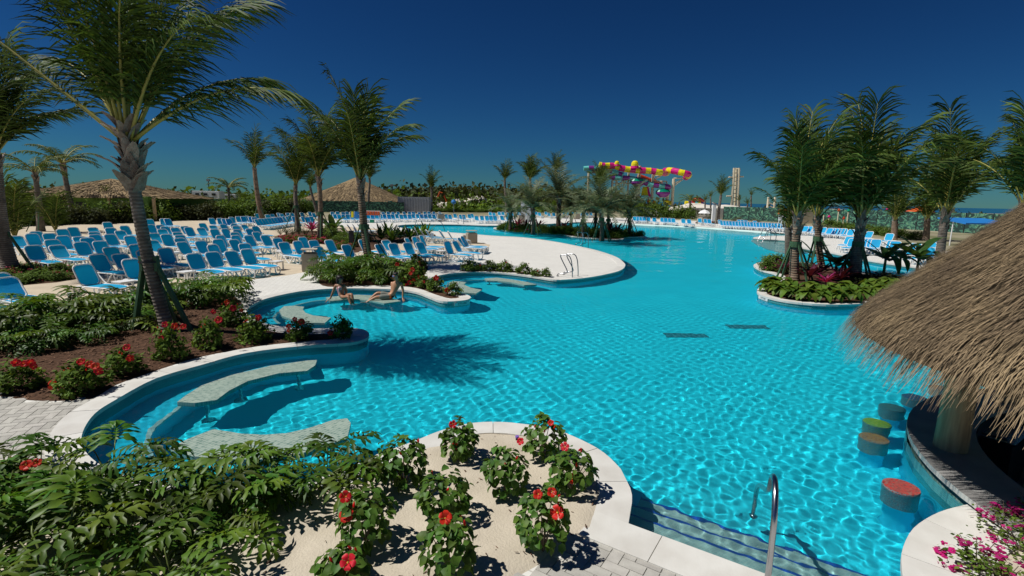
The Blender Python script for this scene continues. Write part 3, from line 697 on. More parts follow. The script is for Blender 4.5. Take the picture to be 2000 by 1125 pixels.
def brace_set(root, base, h, spread, n=4, a0=.4, t=.075, axis=None):
    ax = axis or Vector((0, 0, h))
    for i in range(n):
        a = a0 + i * 2 * math.pi / n; foot = Vector((math.cos(a) * spread, math.sin(a) * spread, 0)); top = ax + Vector((math.cos(a), math.sin(a), 0)) * .2
        v = top - foot; L = v.length; q = v.to_track_quat('Z', 'Y').to_matrix()
        MB().box((foot + top) / 2, (t, t * .6, L), 0, q).build('brace', MAT['greenpaint'], root)
    col = MB().lathe([(.21, -.12), (.24, -.12), (.24, .12), (.21, .12)], 10, c=ax); col.build('brace_collar', MAT['greenpaint'], root)
def palm(name, label, pts, r0, r1, crown, scale=1.0, rz=0.0, group=None, m='trunk', hk=10, brace=None, dead=0, drop=()):
    """pts: world points of the trunk axis, base first."""
    b = Vector(pts[0]); root = thing(name, label, 'palm tree', b, 0, group)
    me, Q = trunk_mesh([Vector(p) - b for p in pts], r0, r1, MAT[m]); inst(me, 'trunk', root)
    top = Q[-1]
    for i, f in enumerate(CROWN[crown]):
        if i in drop: continue
        inst(f, 'frond', root, top - Vector((0, 0, .1)), (0, 0, rz + random.uniform(-.15, .15)), scale * random.uniform(.9, 1.08))
    for i in range(hk):
        a = i * 2.4; z = top.z - .55 * scale * (1 - i / hk) ; j = min(range(len(Q)), key=lambda t: abs(Q[t].z - z)); c = Q[j]
        inst(huskm[i % 3], 'husk', root, (c.x + math.cos(a) * r1 * .8, c.y + math.sin(a) * r1 * .8, c.z), (0, random.uniform(-.1, .25), a), scale * random.uniform(.45, .7))
    if brace: brace_set(root, b, brace, brace * .55, 4, random.uniform(0, 1), .06 if brace < 1.5 else .08, Vector([v.co for v in me.vertices][0]) * 0 + min(Q, key=lambda q: abs(q.z - brace)))
    return root, Q
def trunk_px(base, *up):
    """base pixel on the ground gives the depth; the others are (px, py, dy) at that depth + dy."""
    b = at(*base); return [b] + [atY(u[0], u[1], b.y + (u[2] if len(u) > 2 else 0)) for u in up]

# ---------------- the big coconut palm over the near bed
b = at(332, 655); pth = [b, atY(312, 590, b.y), atY(288, 500, b.y - .1), atY(268, 400, b.y - .2), atY(256, 320, b.y - .3), atY(250, 262, b.y - .35)]
root = thing('coconut_palm', 'big leaning coconut palm with green timber braces over the mulch bed by the near bay', 'palm tree', b)
me, Q = trunk_mesh([p - b for p in pth], .135, .112, MAT['trunk'], 18, .09, 1.25); inst(me, 'trunk', root)
top = Q[-1]
big = [  # azimuth (0 = right, 90 = away), tilt from vertical, droop, length, bend
    (182, 50, 8, 4.3, 0), (170, 24, 22, 4.0, 0), (150, 40, 45, 3.4, .2), (100, 3, 16, 3.8, 0), (60, 12, 30, 3.8, 0), (20, 20, 42, 3.9, .1), (352, 58, 50, 3.9, 0),
    (330, 34, 50, 3.6, 0), (300, 12, 34, 3.6, .3), (262, 6, 26, 3.7, .5), (205, 14, 30, 3.6, -.1), (240, 10, 26, 3.6, .4), (45, 40, 52, 3.3, -.2), (5, 26, 44, 4.0, 0), (125, 16, 34, 3.6, -.2), (318, 5, 22, 3.9, 0), (15, 8, 30, 4.0, 0)]
for i, (a, t0, dp, L, bd) in enumerate(big):
    inst(frond_mesh(L, R(t0), R(dp), R(a), 60, .98, .04, .62, .34, fan=True, p=1.7, petiole=.2, seed=900 + i, bend=bd, rr=.05), 'frond', root, top + Vector((math.cos(R(a)) * .08, math.sin(R(a)) * .08, -.15)))
for i in range(64):
    f = i / 64; z = top.z - 1.25 * (1 - f) + .05; c = min(Q, key=lambda q: abs(q.z - z)); a = i * 2.4 + random.uniform(-.3, .3)
    inst(huskm[i % 3], 'husk', root, (c.x + math.cos(a) * .10, c.y + math.sin(a) * .10, z), (random.uniform(-.35, .35), random.uniform(-.15, .55), a), random.uniform(.6, 1.1))
tops = Q[int(len(Q) * .40)]
for i, (fx_, fy_) in enumerate(((262, 652), (345, 640), (378, 655), (285, 600))):
    foot = at(fx_, fy_) - b; tp = min(Q, key=lambda q: abs(q.z - 1.62)) + Vector((foot.x, foot.y, 0)).normalized() * .17; v = tp - foot
    MB().box((foot + tp) / 2, (.12, .07, v.length), 0, v.to_track_quat('Z', 'Y').to_matrix()).build('brace', MAT['greenpaint'], root)
    cc = min(Q, key=lambda q: abs(q.z - 1.68)); d = Vector((foot.x, foot.y, 0)).normalized() * .165
    MB().box(cc + d, (.13, .07, .34), 0, Matrix.Rotation(math.atan2(d.y, d.x) + math.pi / 2, 3, 'Z')).build('brace_block', MAT['greenpaint'], root)
strap = MB().lathe([(.196, -.02), (.204, -.02), (.204, .02), (.196, .02)], 16, c=min(Q, key=lambda q: abs(q.z - 1.74))).build('strap', MAT['dark'], root)

# ---------------- other palms
P1 = trunk_px((25, 535), (6, 470), (-4, 400), (-10, 330), (-12, 300))
palm('coconut_palm', 'thick coconut palm with a slanting prop rising from the magenta flower bed', P1, .27, .22, 'cocoA', 1.53, .3, brace=1.7, hk=16)
palm('coconut_palm', 'slim palm with paired green props at the left end of the lounger rows', trunk_px((80, 452), (76, 400), (72, 365), (68, 335)), .26, .15, 'feath', 1.5, 0, 'palms behind the lounger rows', brace=1.6)
palm('coconut_palm', 'leaning palm against the low thatched roof with green wall', trunk_px((148, 432), (136, 390), (128, 350), (122, 318)), .30, .2, 'feath', 2.1, .8, brace=1.8)
palm('palm', 'short loose-fronded palm beside the grey shrubs', trunk_px((446, 424), (447, 395), (447, 375), (446, 366)), .2, .13, 'feath', 1.5, .4, brace=1.9)
palm('coconut_palm', 'leaning coconut palm planted among the far lounger rows', trunk_px((514, 434), (506, 400), (500, 360), (497, 328)), .30, .22, 'cocoL', 1.35, .1, m='trunkbrown', brace=2.0)
palm('coconut_palm', 'coconut palm with green props behind the grass tuft and red flowers', trunk_px((582, 453), (580, 420), (577, 385), (578, 362)), .2, .15, 'cocoB', 1.41, .7, brace=2.2)
palm('coconut_palm', 'tall coconut palm over the red flower patch', trunk_px((624, 470), (626, 425), (625, 380), (622, 345)), .19, .15, 'cocoA', 1.53, -.2, m='trunkbrown', brace=2.0)
palm('coconut_palm', 'tall coconut palm with green props over the bathers', trunk_px((722, 522), (713, 460), (707, 400), (703, 352)), .19, .15, 'cocoB', 1.45, .2, m='trunkbrown', brace=1.9)
palm('coconut_palm', 'thin leaning palm in front of the leaf-print fence', trunk_px((622, 424), (615, 400), (608, 375), (606, 366)), .22, .16, 'cocoL', 1.0, .2)
palm('coconut_palm', 'thin palm right behind the thatched pavilion roof', trunk_px((721, 415), (720, 385), (722, 360), (722, 350)), .26, .2, 'cocoL', 1.4, .5)
palm('coconut_palm', 'lone windblown palm in front of the scrubby hill', trunk_px((843, 414), (843, 390), (843, 375), (842, 366)), .3, .22, 'cocoL', 1.35, .8)
palm('palmetto', 'small fan-headed palm in front of the low thatched roof', trunk_px((180, 408), (179, 395), (178, 380), (178, 377)), .25, .2, 'feath', .7, .8)
palm('coconut_palm', 'slim palm behind the far tip of the middle island', trunk_px((990, 416), (988, 385), (986, 362), (986, 352)), .35, .25, 'cocoL', 1.5, .1)
palm('coconut_palm', 'tallest palm right behind the date palms of the middle island', trunk_px((1040, 425), (1038, 390), (1036, 365), (1035, 352)), .3, .22, 'cocoA', 1.47, 0)
palm('coconut_palm', 'narrow palm head left of the slide structure', trunk_px((1092, 424), (1090, 380), (1086, 345), (1085, 335)), .3, .22, 'cocoL', 1.2, .1)
palm('coconut_palm', 'bushy coconut palm in front of the slide structure', trunk_px((1176, 430), (1174, 400), (1172, 375), (1171, 366)), .3, .22, 'cocoB', 1.41, .3)
palm('coconut_palm', 'palm by the white shower post before the leaf-print fence', trunk_px((1402, 437), (1404, 410), (1407, 390), (1408, 382)), .28, .18, 'cocoL', .95, .3)
palm('palm', 'wide dark palm standing on the sand heap behind the loungers', trunk_px((1348, 424), (1348, 405), (1348, 395), (1348, 392)), .24, .2, 'feath', 1.6, .9)
for i, (x, y0, y1) in enumerate(((1377, 402, 392), (1388, 402, 385), (1444, 402, 393), (1460, 404, 399), (1467, 404, 382))):
    palm('palm', 'tiny dark palm on the skyline by the drop tower', trunk_px((x, y0 + 22), (x, y0), (x, y1)), .2, .15, 'cocoL', .55, i, 'skyline palms by the drop tower', hk=0, drop=(1, 3, 5, 7, 9))
# date palms of the middle island
DP = [(996, 452, 412, 1.17), (1041, 458, 405, 1.39), (1090, 455, 385, 1.74), (1115, 452, 405, 1.09), (1138, 463, 412, 1.26), (1175, 471, 410, 1.39), (1187, 462, 410, 1.13), (1229, 461, 410, 1.35), (1162, 456, 415, 1.04)]
DL = ['date palm at the tip of the middle island next to the far deck', 'date palm with crossed green props beside pink flowers on the middle island', 'tallest date palm of the middle island', 'date palm tucked behind the tallest one', 'date palm at the waist of the middle island', 'date palm with a pale trunk base nearest the water of the middle island', 'date palm behind the pale-based one', 'date palm alone on the outer lobe of the middle island', 'date palm hidden in the thick of the middle island']
for i, (x, yb, yt, sc_) in enumerate(DP):
    bb = at(x, yb); palm('date_palm', DL[i], [bb, atY(x + 1, (yb + yt) / 2, bb.y), atY(x + 2 * (-1) ** i, yt, bb.y)], .19 * sc_ / 1.4, .16 * sc_ / 1.4, 'dateA' if i % 2 else 'dateB', sc_, i * .7, m='datetrunk', brace=(1.5 + .3 * (i % 2)) if i != 2 else None, hk=12)
# coconut palms of the right island
palm('coconut_palm', 'coconut palm with crossed green props at the tip of the right island', trunk_px((1551, 548), (1552, 500), (1556, 455), (1558, 425)), .19, .15, 'cocoA', 1.5, 0, m='trunkbrown', brace=1.6, hk=16)
palm('coconut_palm', 'slender coconut palm with a brown hanging frond on the right island', trunk_px((1606, 527), (1600, 490), (1597, 450), (1596, 425)), .17, .14, 'cocoB', 1.5, .4, m='trunkbrown', brace=1.6)
palm('coconut_palm', 'swollen-based coconut palm behind the big-leaved plants of the right island', trunk_px((1667, 547), (1672, 505), (1678, 465), (1682, 430)), .28, .17, 'cocoA', 1.62, .9, m='trunk', brace=1.6, hk=16)
palm('coconut_palm', 'coconut palm rising behind the thatched bar roof', trunk_px((1832, 530), (1838, 480), (1842, 450), (1846, 420)), .22, .17, 'cocoB', 1.6, .5, m='trunk', hk=14)
palm('coconut_palm', 'coconut palm half hidden behind the top of the bar roof', trunk_px((2010, 560), (2010, 470), (2005, 420), (2000, 400)), .26, .2, 'cocoB', 1.47, .2)
palm('coconut_palm', 'dark slim palm between the island and the far deck', trunk_px((1541, 515), (1540, 480), (1540, 445)), .2, .17, 'cocoL', .9, .2)
for i, (x, yb, yt) in enumerate(((1745, 468, 432), (1808, 470, 430))):
    palm('coconut_palm', ('young palm on the far sunbathing deck before the leaf-print fence', 'young palm by the raised backs of the far deck loungers')[i], trunk_px((x, yb), (x + 2, (yb + yt) / 2), (x + 3, yt)), .3, .24, 'cocoL', 1.5, i, m='trunkbrown')
# drooping dead frond
dd = at(1606, 527); o = inst(frond_mesh(3.4, R(38), R(25), R(-12), 40, .7, .045, .75, .2, seed=77, mats=[MAT['frondbrown'], MAT['frondbrown']]), 'fallen_frond', None, atY(1600, 425, dd.y)); tag(o, 'dry brown frond drooping across the right island palms', 'frond')

# ---------------- shrubs
def leafy(name, n_clump, per, ls, mat, seed, flat=.75, asp=.5, hollow=.45, spread=.22):
    r = np.random.default_rng(seed)
    d = unit(r.normal(size=(n_clump, 3))); d[:, 2] = np.abs(d[:, 2]) * 1.0; rad = r.uniform(hollow, 1.0, n_clump) ** .7
    C = d * rad[:, None] * np.array([.5, .5, flat]); C[:, 2] = np.maximum(C[:, 2], .06)
    n = n_clump * per; P = np.repeat(C, per, 0) + r.normal(size=(n, 3)) * spread * .5 * np.array([1, 1, .8]); P[:, 2] = np.abs(P[:, 2])
    out = unit(P - np.array([0, 0, .2]) + r.normal(size=(n, 3)) * .5); nn = unit(out * .5 + np.array([0, 0, .75]) + r.normal(size=(n, 3)) * .45)
    ax = unit(np.cross(nn, r.normal(size=(n, 3)))); ay = np.cross(nn, ax); s = ls * r.uniform(.6, 1.25, n)[:, None]
    V = np.stack([P - ax * s, P + ay * s * asp - nn * s * .1, P + ax * s - nn * s * .25, P - ay * s * asp - nn * s * .1], 1).reshape(-1, 3)
    Q = np.arange(n * 4).reshape(n, 4); rv = np.repeat(np.clip(np.repeat(r.uniform(.15, .85, n_clump), per) + r.normal(size=n) * .2, 0, 1), 4)
    return npmesh(name, V, Q, mat, rnd=rv)
SH = {'green': [leafy('foliage', 60, 26, .055, MAT['leafs'], 10 + i) for i in range(3)], 'grey': [leafy('foliage', 60, 26, .05, MAT['leafgrey'], 20 + i) for i in range(2)],
      'dark': [leafy('foliage', 60, 24, .06, MAT['leafdark'], 30 + i) for i in range(3)]}
def stems(parent, n, h, r, mat='woodstem', rad=.008):
    mb = MB()
    for i in range(n):
        a = i * 2.4; e = (math.cos(a) * r * random.uniform(.4, .9), math.sin(a) * r * random.uniform(.4, .9), h * random.uniform(.6, .9)); mb.tube([(0, 0, -.02), (e[0] * .35, e[1] * .35, e[2] * .5), e], [rad, rad * .8, rad * .5], 5)
    return mb.build('stem', MAT[mat], parent)
def shrub(label, px, py, w, h, kind='green', group=None, cat='shrub', name='shrub'):
    p = at(px, py); t = thing(name, label, cat, p, random.uniform(0, 6), group); k = w * p.y / F; hh = h * p.y / F
    inst(random.choice(SH[kind]), 'foliage', t, (0, 0, 0), (0, 0, 0), (k * 1.0, k * 1.0, hh * 1.15), kind='stuff'); stems(t, 5, hh * .6, k * .3, rad=.02)
    return t

# hibiscus: leaves of the near bushes are single objects
leafm = []
for q in range(3):
    w = .034 + .006 * q; l = .085; V = [(0, 0, 0), (l * .3, w, .012), (l * .72, w * .72, .004), (l * 1.05, 0, -.022), (l * .72, -w * .72, .004), (l * .3, -w, .012), (l * .4, 0, -.004), (l * .75, 0, -.008)]
    leafm.append(MB().add(V, [(0, 6, 1), (1, 6, 7, 2), (2, 7, 3), (3, 7, 4), (4, 7, 6, 5), (5, 6, 0)]).mesh('leaf', MAT['leaf'], True))
pet = MB()
for k in range(5):
    a = k * 1.2566; ca, sa_ = math.cos(a), math.sin(a); V = []
    for i in range(5):
        rr = .006 + .062 * i / 4; zz = .035 * (i / 4) ** .6 - (.016 if i == 4 else 0)
        for j in range(-2, 3):
            ww = (.005, .014, .026, .031, .015)[i] * j / 2; V.append((rr * ca - ww * sa_, rr * sa_ + ww * ca, zz + .004 * ((j + i + k) % 2) + .0025 * k))
    pet.add(V, [(5 * i + j, 5 * i + j + 1, 5 * i + j + 6, 5 * i + j + 5) for i in range(4) for j in range(4)])
petm = pet.mesh('flower', MAT['petal'], True)
stm = MB().tube([(0, 0, 0), (.004, 0, .04), (.012, 0, .075)], [.004, .0035, .003], 5)
for k in range(8): stm.box((.01 + .006 * math.cos(k), .006 * math.sin(k), .05 + .004 * k), (.006, .006, .006))
stmm = stm.mesh('stamen', MAT['stamen'])
budm = MB().lathe([(.001, 0), (.010, .012), (.011, .03), (.005, .05), (.001, .058)], 7).mesh('bud', MAT['petal'], True)
def flower(parent, loc, facing, s=1.0):
    q = Vector(facing).to_track_quat('Z', 'Y').to_matrix().to_4x4()
    o = instm(petm, 'flower', parent, Matrix.Translation(loc) @ q @ Matrix.Rotation(random.uniform(0, 6), 4, 'Z') @ Matrix.Scale(s * .74, 4)); inst(stmm, 'stamen', o, scale=.75); return o
def hib_joined(seed, n=210):
    r = np.random.default_rng(seed)
    return leafy('foliage', 60, 13, .075, MAT['leafs'], seed, .85, .6, .45, .17)
HJ = [hib_joined(60 + i) for i in range(3)]
def hibiscus(label, base, top_y, wpx, flowers=(), single=False, group=None, buds=3):
    p = at(*base); Y = p.y; h = (atY(base[0], top_y, Y).z); w = wpx * Y / F * .95
    t = thing('hibiscus', label, 'flowering shrub', p, 0, group); t.location.z = .02
    stems(t, 7, h * .9, w * .42, rad=.007)
    if single:
        n = 205
        for i in range(n):
            while True:
                d = Vector((random.gauss(0, 1), random.gauss(0, 1), random.gauss(.15, 1))).normalized()
                if d.z > -.75: break
            f = random.uniform(.55, 1.0) ** .6; c = Vector((d.x * w * .5 * f, d.y * w * .5 * f, h * .52 + d.z * h * .47 * f))
            c *= 1 + .16 * math.sin(5 * d.x + 3 * d.y + base[0]) * math.sin(4 * d.z + base[1])
            c.z = max(c.z, .05)
            out = (d + Vector((0, 0, .35)) + Vector((random.gauss(0, .45), random.gauss(0, .45), random.gauss(0, .3)))).normalized()
            nrm = (d * .55 + Vector((0, 0, .8)) + Vector((random.gauss(0, .35), random.gauss(0, .35), 0))).normalized()
            ax = (out - nrm * out.dot(nrm)).normalized(); ax = (ax - Vector((0, 0, .25))).normalized(); ay = nrm.cross(ax).normalized(); az = ax.cross(ay)
            s = random.uniform(.65, 1.2)
            instm(leafm[i % 3], 'leaf', t, Matrix(((ax.x * s, ay.x * s, az.x * s, c.x), (ax.y * s, ay.y * s, az.y * s, c.y), (ax.z * s, ay.z * s, az.z * s, c.z), (0, 0, 0, 1))))
    else:
        inst(HJ[random.randrange(3)], 'foliage', t, (0, 0, .03), (0, 0, random.uniform(0, 6)), (w, w, h * 1.12), kind='stuff')
    for (fx_, fy_, fs) in flowers:
        c = atY(fx_, fy_, Y - w * .30) - p; v = Vector((-p.x * .6 + random.uniform(-2, 2), -Y * .8, H * .9)).normalized()
        flower(t, c, v, fs)
    for i in range(buds):
        a = random.uniform(0, 6.28); inst(budm, 'bud', t, (math.cos(a) * w * .3, math.sin(a) * w * .3, h * random.uniform(.72, .88)), (random.uniform(-.5, .5), random.uniform(-.5, .5), 0), 1.0)
    return t
HB = [((790, 955), 858, 110, (), 'flowerless hibiscus beside the coping and the split-leaf plants'), ((896, 900), 826, 72, ((884, 832, 1.0), (888, 876, 1.1)), 'hibiscus with two red flowers against the curved white coping'),
      ((990, 972), 878, 92, (), 'flowerless hibiscus in the middle of the bare sand bed'), ((1060, 899), 820, 84, ((1017, 865, .95), (1076, 829, .8)), 'hibiscus by the purple irrigation cap at the coping'),
      ((1115, 964), 884, 96, ((1118, 938, 1.15), (1104, 876, 1.0)), 'hibiscus at the coping where the sand bed bends to the steps'), ((1060, 1080), 966, 112, ((1089, 1005, 1.3), (1050, 970, .9), (1077, 966, .9)), 'hibiscus at the paver corner of the sand bed'),
      ((866, 1016), 926, 108, (), 'flowerless hibiscus touching the bush with one dark red flower'), ((878, 1128), 1015, 120, ((869, 1016, 1.15),), 'hibiscus with a single dark red flower on top'), ((716, 1072), 960, 118, ((678, 1010, 1.35), (674, 975, 1.1)), 'hibiscus with two big orange-red flowers among the split leaves'),
      ((672, 1150), 1078, 100, ((681, 1102, 1.3),), 'hibiscus with one large flower cut by the bottom of the sand bed'), ((40, 985), 900, 120, ((54, 913, 1.1), (74, 908, .9), (14, 975, 1.4)), 'hibiscus in the corner by the paving with a large open flower')]
for bs, ty, wp, fl, lb in HB: hibiscus(lb, bs, ty, wp, fl, True, 'hibiscus in the front sand bed')
HA = [((36, 762), 707, 80, ((32, 711, 1.3), (48, 713, 1.1), (60, 711, 1.3), (66, 718, 1.0)), 'hibiscus with a row of red flowers at the paver end of the mulch bed'), ((160, 768), 708, 90, ((160, 709, 1.2), (176, 714, 1.2), (188, 718, 1.3), (193, 727, 1.3)), 'hibiscus with four clustered flowers beside the dropped red bloom'),
      ((243, 733), 681, 72, ((249, 681, 1.3), (255, 702, 1.3)), 'hibiscus with two flowers halfway along the mulch bed'), ((335, 703), 634, 62, ((323, 636, 1.2), (342, 639, 1.3), (359, 640, 1.2), (316, 662, 1.0)), 'hibiscus under the big palm between two braces'),
      ((408, 682), 622, 54, ((428, 627, 1.6), (417, 611, 1.1)), 'hibiscus with a large flower next to the slanting brace'), ((455, 640), 590, 60, ((456, 604, 1.7), (444, 592, 1.3), (472, 608, 1.0)), 'hibiscus spilling over the second bay'), ((497, 667), 617, 66, ((505, 622, 1.4),), 'hibiscus with one dark flower above the second bay'),
      ((586, 664), 624, 52, ((589, 630, 1.5), (576, 625, 1.1), (564, 639, 1.2), (565, 647, 1.0)), 'hibiscus with four flowers on the narrow end of the mulch bed'), ((669, 661), 619, 46, ((645, 652, 1.3),), 'dense dark hibiscus at the tip of the mulch bed')]
for bs, ty, wp, fl, lb in HA: hibiscus(lb, bs, ty, wp, fl, False, 'hibiscus in the mulch bed')
inst(petm, 'dropped_flower', None, at(110, 752, .1)); tag(bpy.data.objects['dropped_flower'], 'single red bloom standing alone above the mulch', 'flower'); inst(stmm, 'stamen', bpy.data.objects['dropped_flower'])
bpy.data.objects['dropped_flower'].rotation_euler = (R(70), 0, .4); bpy.data.objects['dropped_flower'].scale = (1.5,) * 3
HD = [((775, 547), 508, 46, ((776, 518, 1.8), (762, 528, 1.5), (767, 536, 1.9)), 'hibiscus right behind the man'), ((805, 556), 506, 56, ((806, 528, 1.9), (802, 535, 1.5), (791, 543, 1.3), (800, 553, 2.0), (808, 548, 1.4), (819, 541, 1.4), (793, 557, 1.2)), 'hibiscus full of flowers right of the man'), ((827, 562), 540, 30, ((827, 552, 1.3),), 'low hibiscus with one faded flower in the pointed bed'),
      ((849, 569), 540, 36, ((852, 544, 2.0),), 'round hibiscus with a flower on top in the pointed bed'), ((884, 576), 552, 36, ((874, 568, 1.9),), 'small hibiscus at the tip of the pointed bed'), ((815, 525), 495, 40, (), 'flowerless hibiscus at the back of the pointed bed')]
for bs, ty, wp, fl, lb in HD: hibiscus(lb, bs, ty, wp, fl, False, 'hibiscus in the pointed bed')
for i, (x, yb, yt, w) in enumerate(((915, 530, 508, 34), (934, 530, 515, 20), (957, 530, 508, 30), (985, 531, 509, 34), (1022, 535, 514, 32), (1046, 540, 526, 22), (1066, 541, 524, 22))):
    hibiscus('small thin-leaved shrub with tiny red buds in the strip bed above the third bay', (x, yb), yt, w, ((x + 4, yt + 4, .7),) if i % 2 else (), False, 'shrubs in the strip bed', 1)

# split-leaf philodendron: every leaf its own object
def philo_leaf(seed):
    r = random.Random(seed); mb = MB(); L = .46
    S = .5                                            # stalk length
    st = [(0, 0, 0), (.10, 0, .25), (.24, 0, .44), (.36, 0, .50)]; mb.tube(st, [.013, .011, .009, .007], 5, 1)
    b = Vector(st[-1]); mid = [b + Vector((L * t, 0, .04 * math.sin(t * 2.2) - .16 * t * t)) for t in (0, .2, .4, .6, .8, 1.0)]
    def mp(t): k = min(4, int(t * 5)); return mid[k].lerp(mid[k + 1], t * 5 - k)
    for sg in (-1, 1):
        for i in range(7):
            t0 = i / 7 * .92; t1 = t0 + .131; ang = R(118 - 98 * i / 6 + r.uniform(-9, 9)); ln = (.23 + .11 * math.sin((i + .8) / 7 * math.pi)) * (1.15 - .40 * i / 6) * r.uniform(.85, 1.12)
            d = Vector((math.cos(ang), sg * math.sin(ang), 0)); nrm = Vector((-d.y, d.x, 0)) * sg; a0 = mp(t0); a1 = mp(t1); zb = r.uniform(.02, .07)
            def pt(f, w): return a0.lerp(a1, .5) + d * ln * f + Vector((0, 0, zb * math.sin(f * 3) - .13 * ln * f * f * 2.0)) + nrm * w
            w = .030; V = [a0, a1]
            for f, k in ((.35, .95), (.52, 1.5), (.66, .6), (.84, 1.0)):
                V += [pt(f, -w * k * r.uniform(.8, 1.3)), pt(f, 0) - Vector((0, 0, .012)), pt(f, w * k * r.uniform(.8, 1.3))]
            V.append(pt(1.04, r.uniform(-.012, .012)))
            fs = [(0, 2, 3), (0, 3, 1), (1, 3, 4)]
            for q in range(3):
                o = 2 + 3 * q; fs += [(o, o + 3, o + 4, o + 1), (o + 1, o + 4, o + 5, o + 2)]
            fs += [(11, 14, 12), (12, 14, 13)]
            mb.add(V, fs, 0)
    tip = mp(1.0); mb.add([mp(.9) + Vector((0, .02, 0)), mp(.9) - Vector((0, .02, 0)), tip + Vector((.1, -.02, -.05)), tip + Vector((.2, 0, -.11)), tip + Vector((.1, .02, -.05))], [(0, 1, 2, 3, 4)], 0)
    return mb.mesh('leaf', [MAT['philo'], MAT['philostem']], True)
PL = [philo_leaf(i) for i in range(5)]
def philo(label, p, n, s, group, hz=0.0, lean=0.0):
    t = thing('split_leaf_philodendron', label, 'plant', p, 0, group)
    for i in range(n):
        a = i * 2.39996 + random.uniform(-.3, .3); f = i / n; tilt = .05 + .75 * f + random.uniform(-.1, .1)      # young leaves upright, old ones splayed
        sc_ = s * random.uniform(.62, 1.2)
        inst(PL[i % 5], 'leaf', t, (math.cos(a) * .06, math.sin(a) * .06, hz + random.uniform(0, .10)), (random.uniform(-.5, .5), tilt - .35, a), sc_)
    MB().tube([(0, 0, -.05), (0, 0, .15 + hz)], [.05, .035], 7).build('stem', MAT['philostem'], t); return t
FM = [('beside the paved corner with the big red bloom', (-6.2, 5.6)), ('below the left end of the half-hidden bench', (-4.9, 5.3)), ('below the middle of the half-hidden bench', (-3.7, 5.2)), ('below the right end of the half-hidden bench', (-2.5, 5.4)), ('beside the hibiscus with two orange-red flowers', (-2.4, 4.4)), ('on the open sand, well away from the coping', (-3.6, 3.9)), ('deep in the leafy corner', (-5.4, 4.0))]
FS = .78
FP = [(-5.75, 5.35, .85), (-5.1, 5.0, .9), (-4.4, 5.2, .85), (-3.75, 4.95, .9), (-3.1, 5.15, .85), (-2.55, 5.2, .95), (-2.05, 5.3, .95), (-5.7, 4.5, 1.0), (-4.5, 4.4, 1.0), (-3.5, 4.35, 1.0), (-2.75, 4.5, .85), (-3.8, 3.8, 1.0), (-4.9, 3.9, 1.0), (-2.75, 3.75, .85), (-5.9, 3.9, 1.0)]
for i, (x, y, s) in enumerate(FP): philo(near('glossy split-leaf philodendron in the front clump,', (x, y), FM), (x, y, 0), 14, s * FS, 'split-leaf clump in the front bed')
MP_ = [(20, 660, 1.0), (75, 662, 1.0), (120, 648, 1.1), (165, 655, .9), (150, 630, 1.1), (205, 642, 1.0), (215, 622, 1.1), (20, 640, 1.0), (-40, 685, 1.1), (285, 612, .9), (345, 600, .9), (400, 598, 1.0), (440, 596, 1.0), (425, 578, 1.0), (380, 582, .95), (245, 625, .9), (245, 655, .75), (305, 632, .7), (95, 688, .7), (170, 676, .65), (60, 690, .7)]
MM = [('behind the hibiscus with a row of flowers', at(40, 660)), ('behind the hibiscus with four clustered flowers', at(150, 645)), ('next to the left brace of the big palm', at(235, 625)), ('close behind the big palm trunk', at(320, 605)), ('at the edge of the second bay', at(440, 595)), ('by the paved walk right of the big palm', at(385, 578))]
for i, (x, y, s) in enumerate(MP_): philo(near('split-leaf philodendron in the mulch bed,', at(x, y), MM), at(x, y), 15, s, 'split-leaf plants round the big palm')
for i, (x, y, s) in enumerate(((650, 552, 1.0), (675, 545, 1.1), (700, 552, 1.0), (725, 545, 1.1), (750, 552, .95), (690, 530, 1.0), (660, 535, 1.0), (735, 530, 1.0), (640, 545, .9))):
    philo(near('split-leaf philodendron under the propped palm,', at(x, y), [('right behind the woman', at(660, 550)), ('between the woman and the man', at(720, 550)), ('on the lounger side of the trunk', at(700, 528))]), at(x, y), 14, s * 1.1, 'split-leaf plants behind the woman')
# ================================================================== loungers, tables, bins, rails
def rrect(w, l, r, n=4):
    P = []
    for cx, cy, a0 in ((w / 2 - r, l / 2 - r, 0), (-w / 2 + r, l / 2 - r, 90), (-w / 2 + r, -l / 2 + r, 180), (w / 2 - r, -l / 2 + r, 270)):
        for k in range(n + 1): a = R(a0 + 90 * k / n); P.append((cx + r * math.cos(a), cy + r * math.sin(a)))
    return P
# local frame: x = towards the feet, y = across, seat 0.36 m high, backrest hinge at x = -0.22
def seat_pt(u, v):      # u along (m from hinge), v across
    return Vector((-.22 + u, v, .37 + .02 * math.sin(u * 2.6) - .05 * max(0, u - .85) ** 2 * 4))
BA = R(61)
def back_pt(u, v, off=0.0):
    return Vector((-.22 - math.cos(BA) * u - .03 * math.sin(u * 3.2) + off * math.sin(BA), v, .38 + math.sin(BA) * u + off * math.cos(BA)))
def loop(fn, l, w, r, off=0.0):
    return [fn(q[1] + l / 2, q[0]) for q in rrect(w, l, r, 4)]
def panel(fn, l, w, r, mat, name):
    P = [fn(q[1] + l / 2, q[0]) for q in rrect(w, l, r, 4)]; n = len(P); mb = MB()
    # strip-filled panel between left and right edges
    rows = 9; V = []; Fs = []
    for i in range(rows):
        u = l * i / (rows - 1); e = min(u, l - u); hw = w / 2 - (r - math.sqrt(max(0, r * r - (r - e) ** 2)) if e < r else 0)
        for j in (-1, 0, 1): p = fn(u, hw * j); p.z -= .012 * (1 - abs(j)) * math.sin(math.pi * i / (rows - 1)); V.append(p)
    for i in range(rows - 1):
        for j in (0, 1): Fs.append((3 * i + j, 3 * i + j + 1, 3 * i + j + 4, 3 * i + j + 3))
    return mb.add(V, Fs).mesh(name, mat, True)
L_SEAT, L_BACK, W_ = 1.22, .68, .62
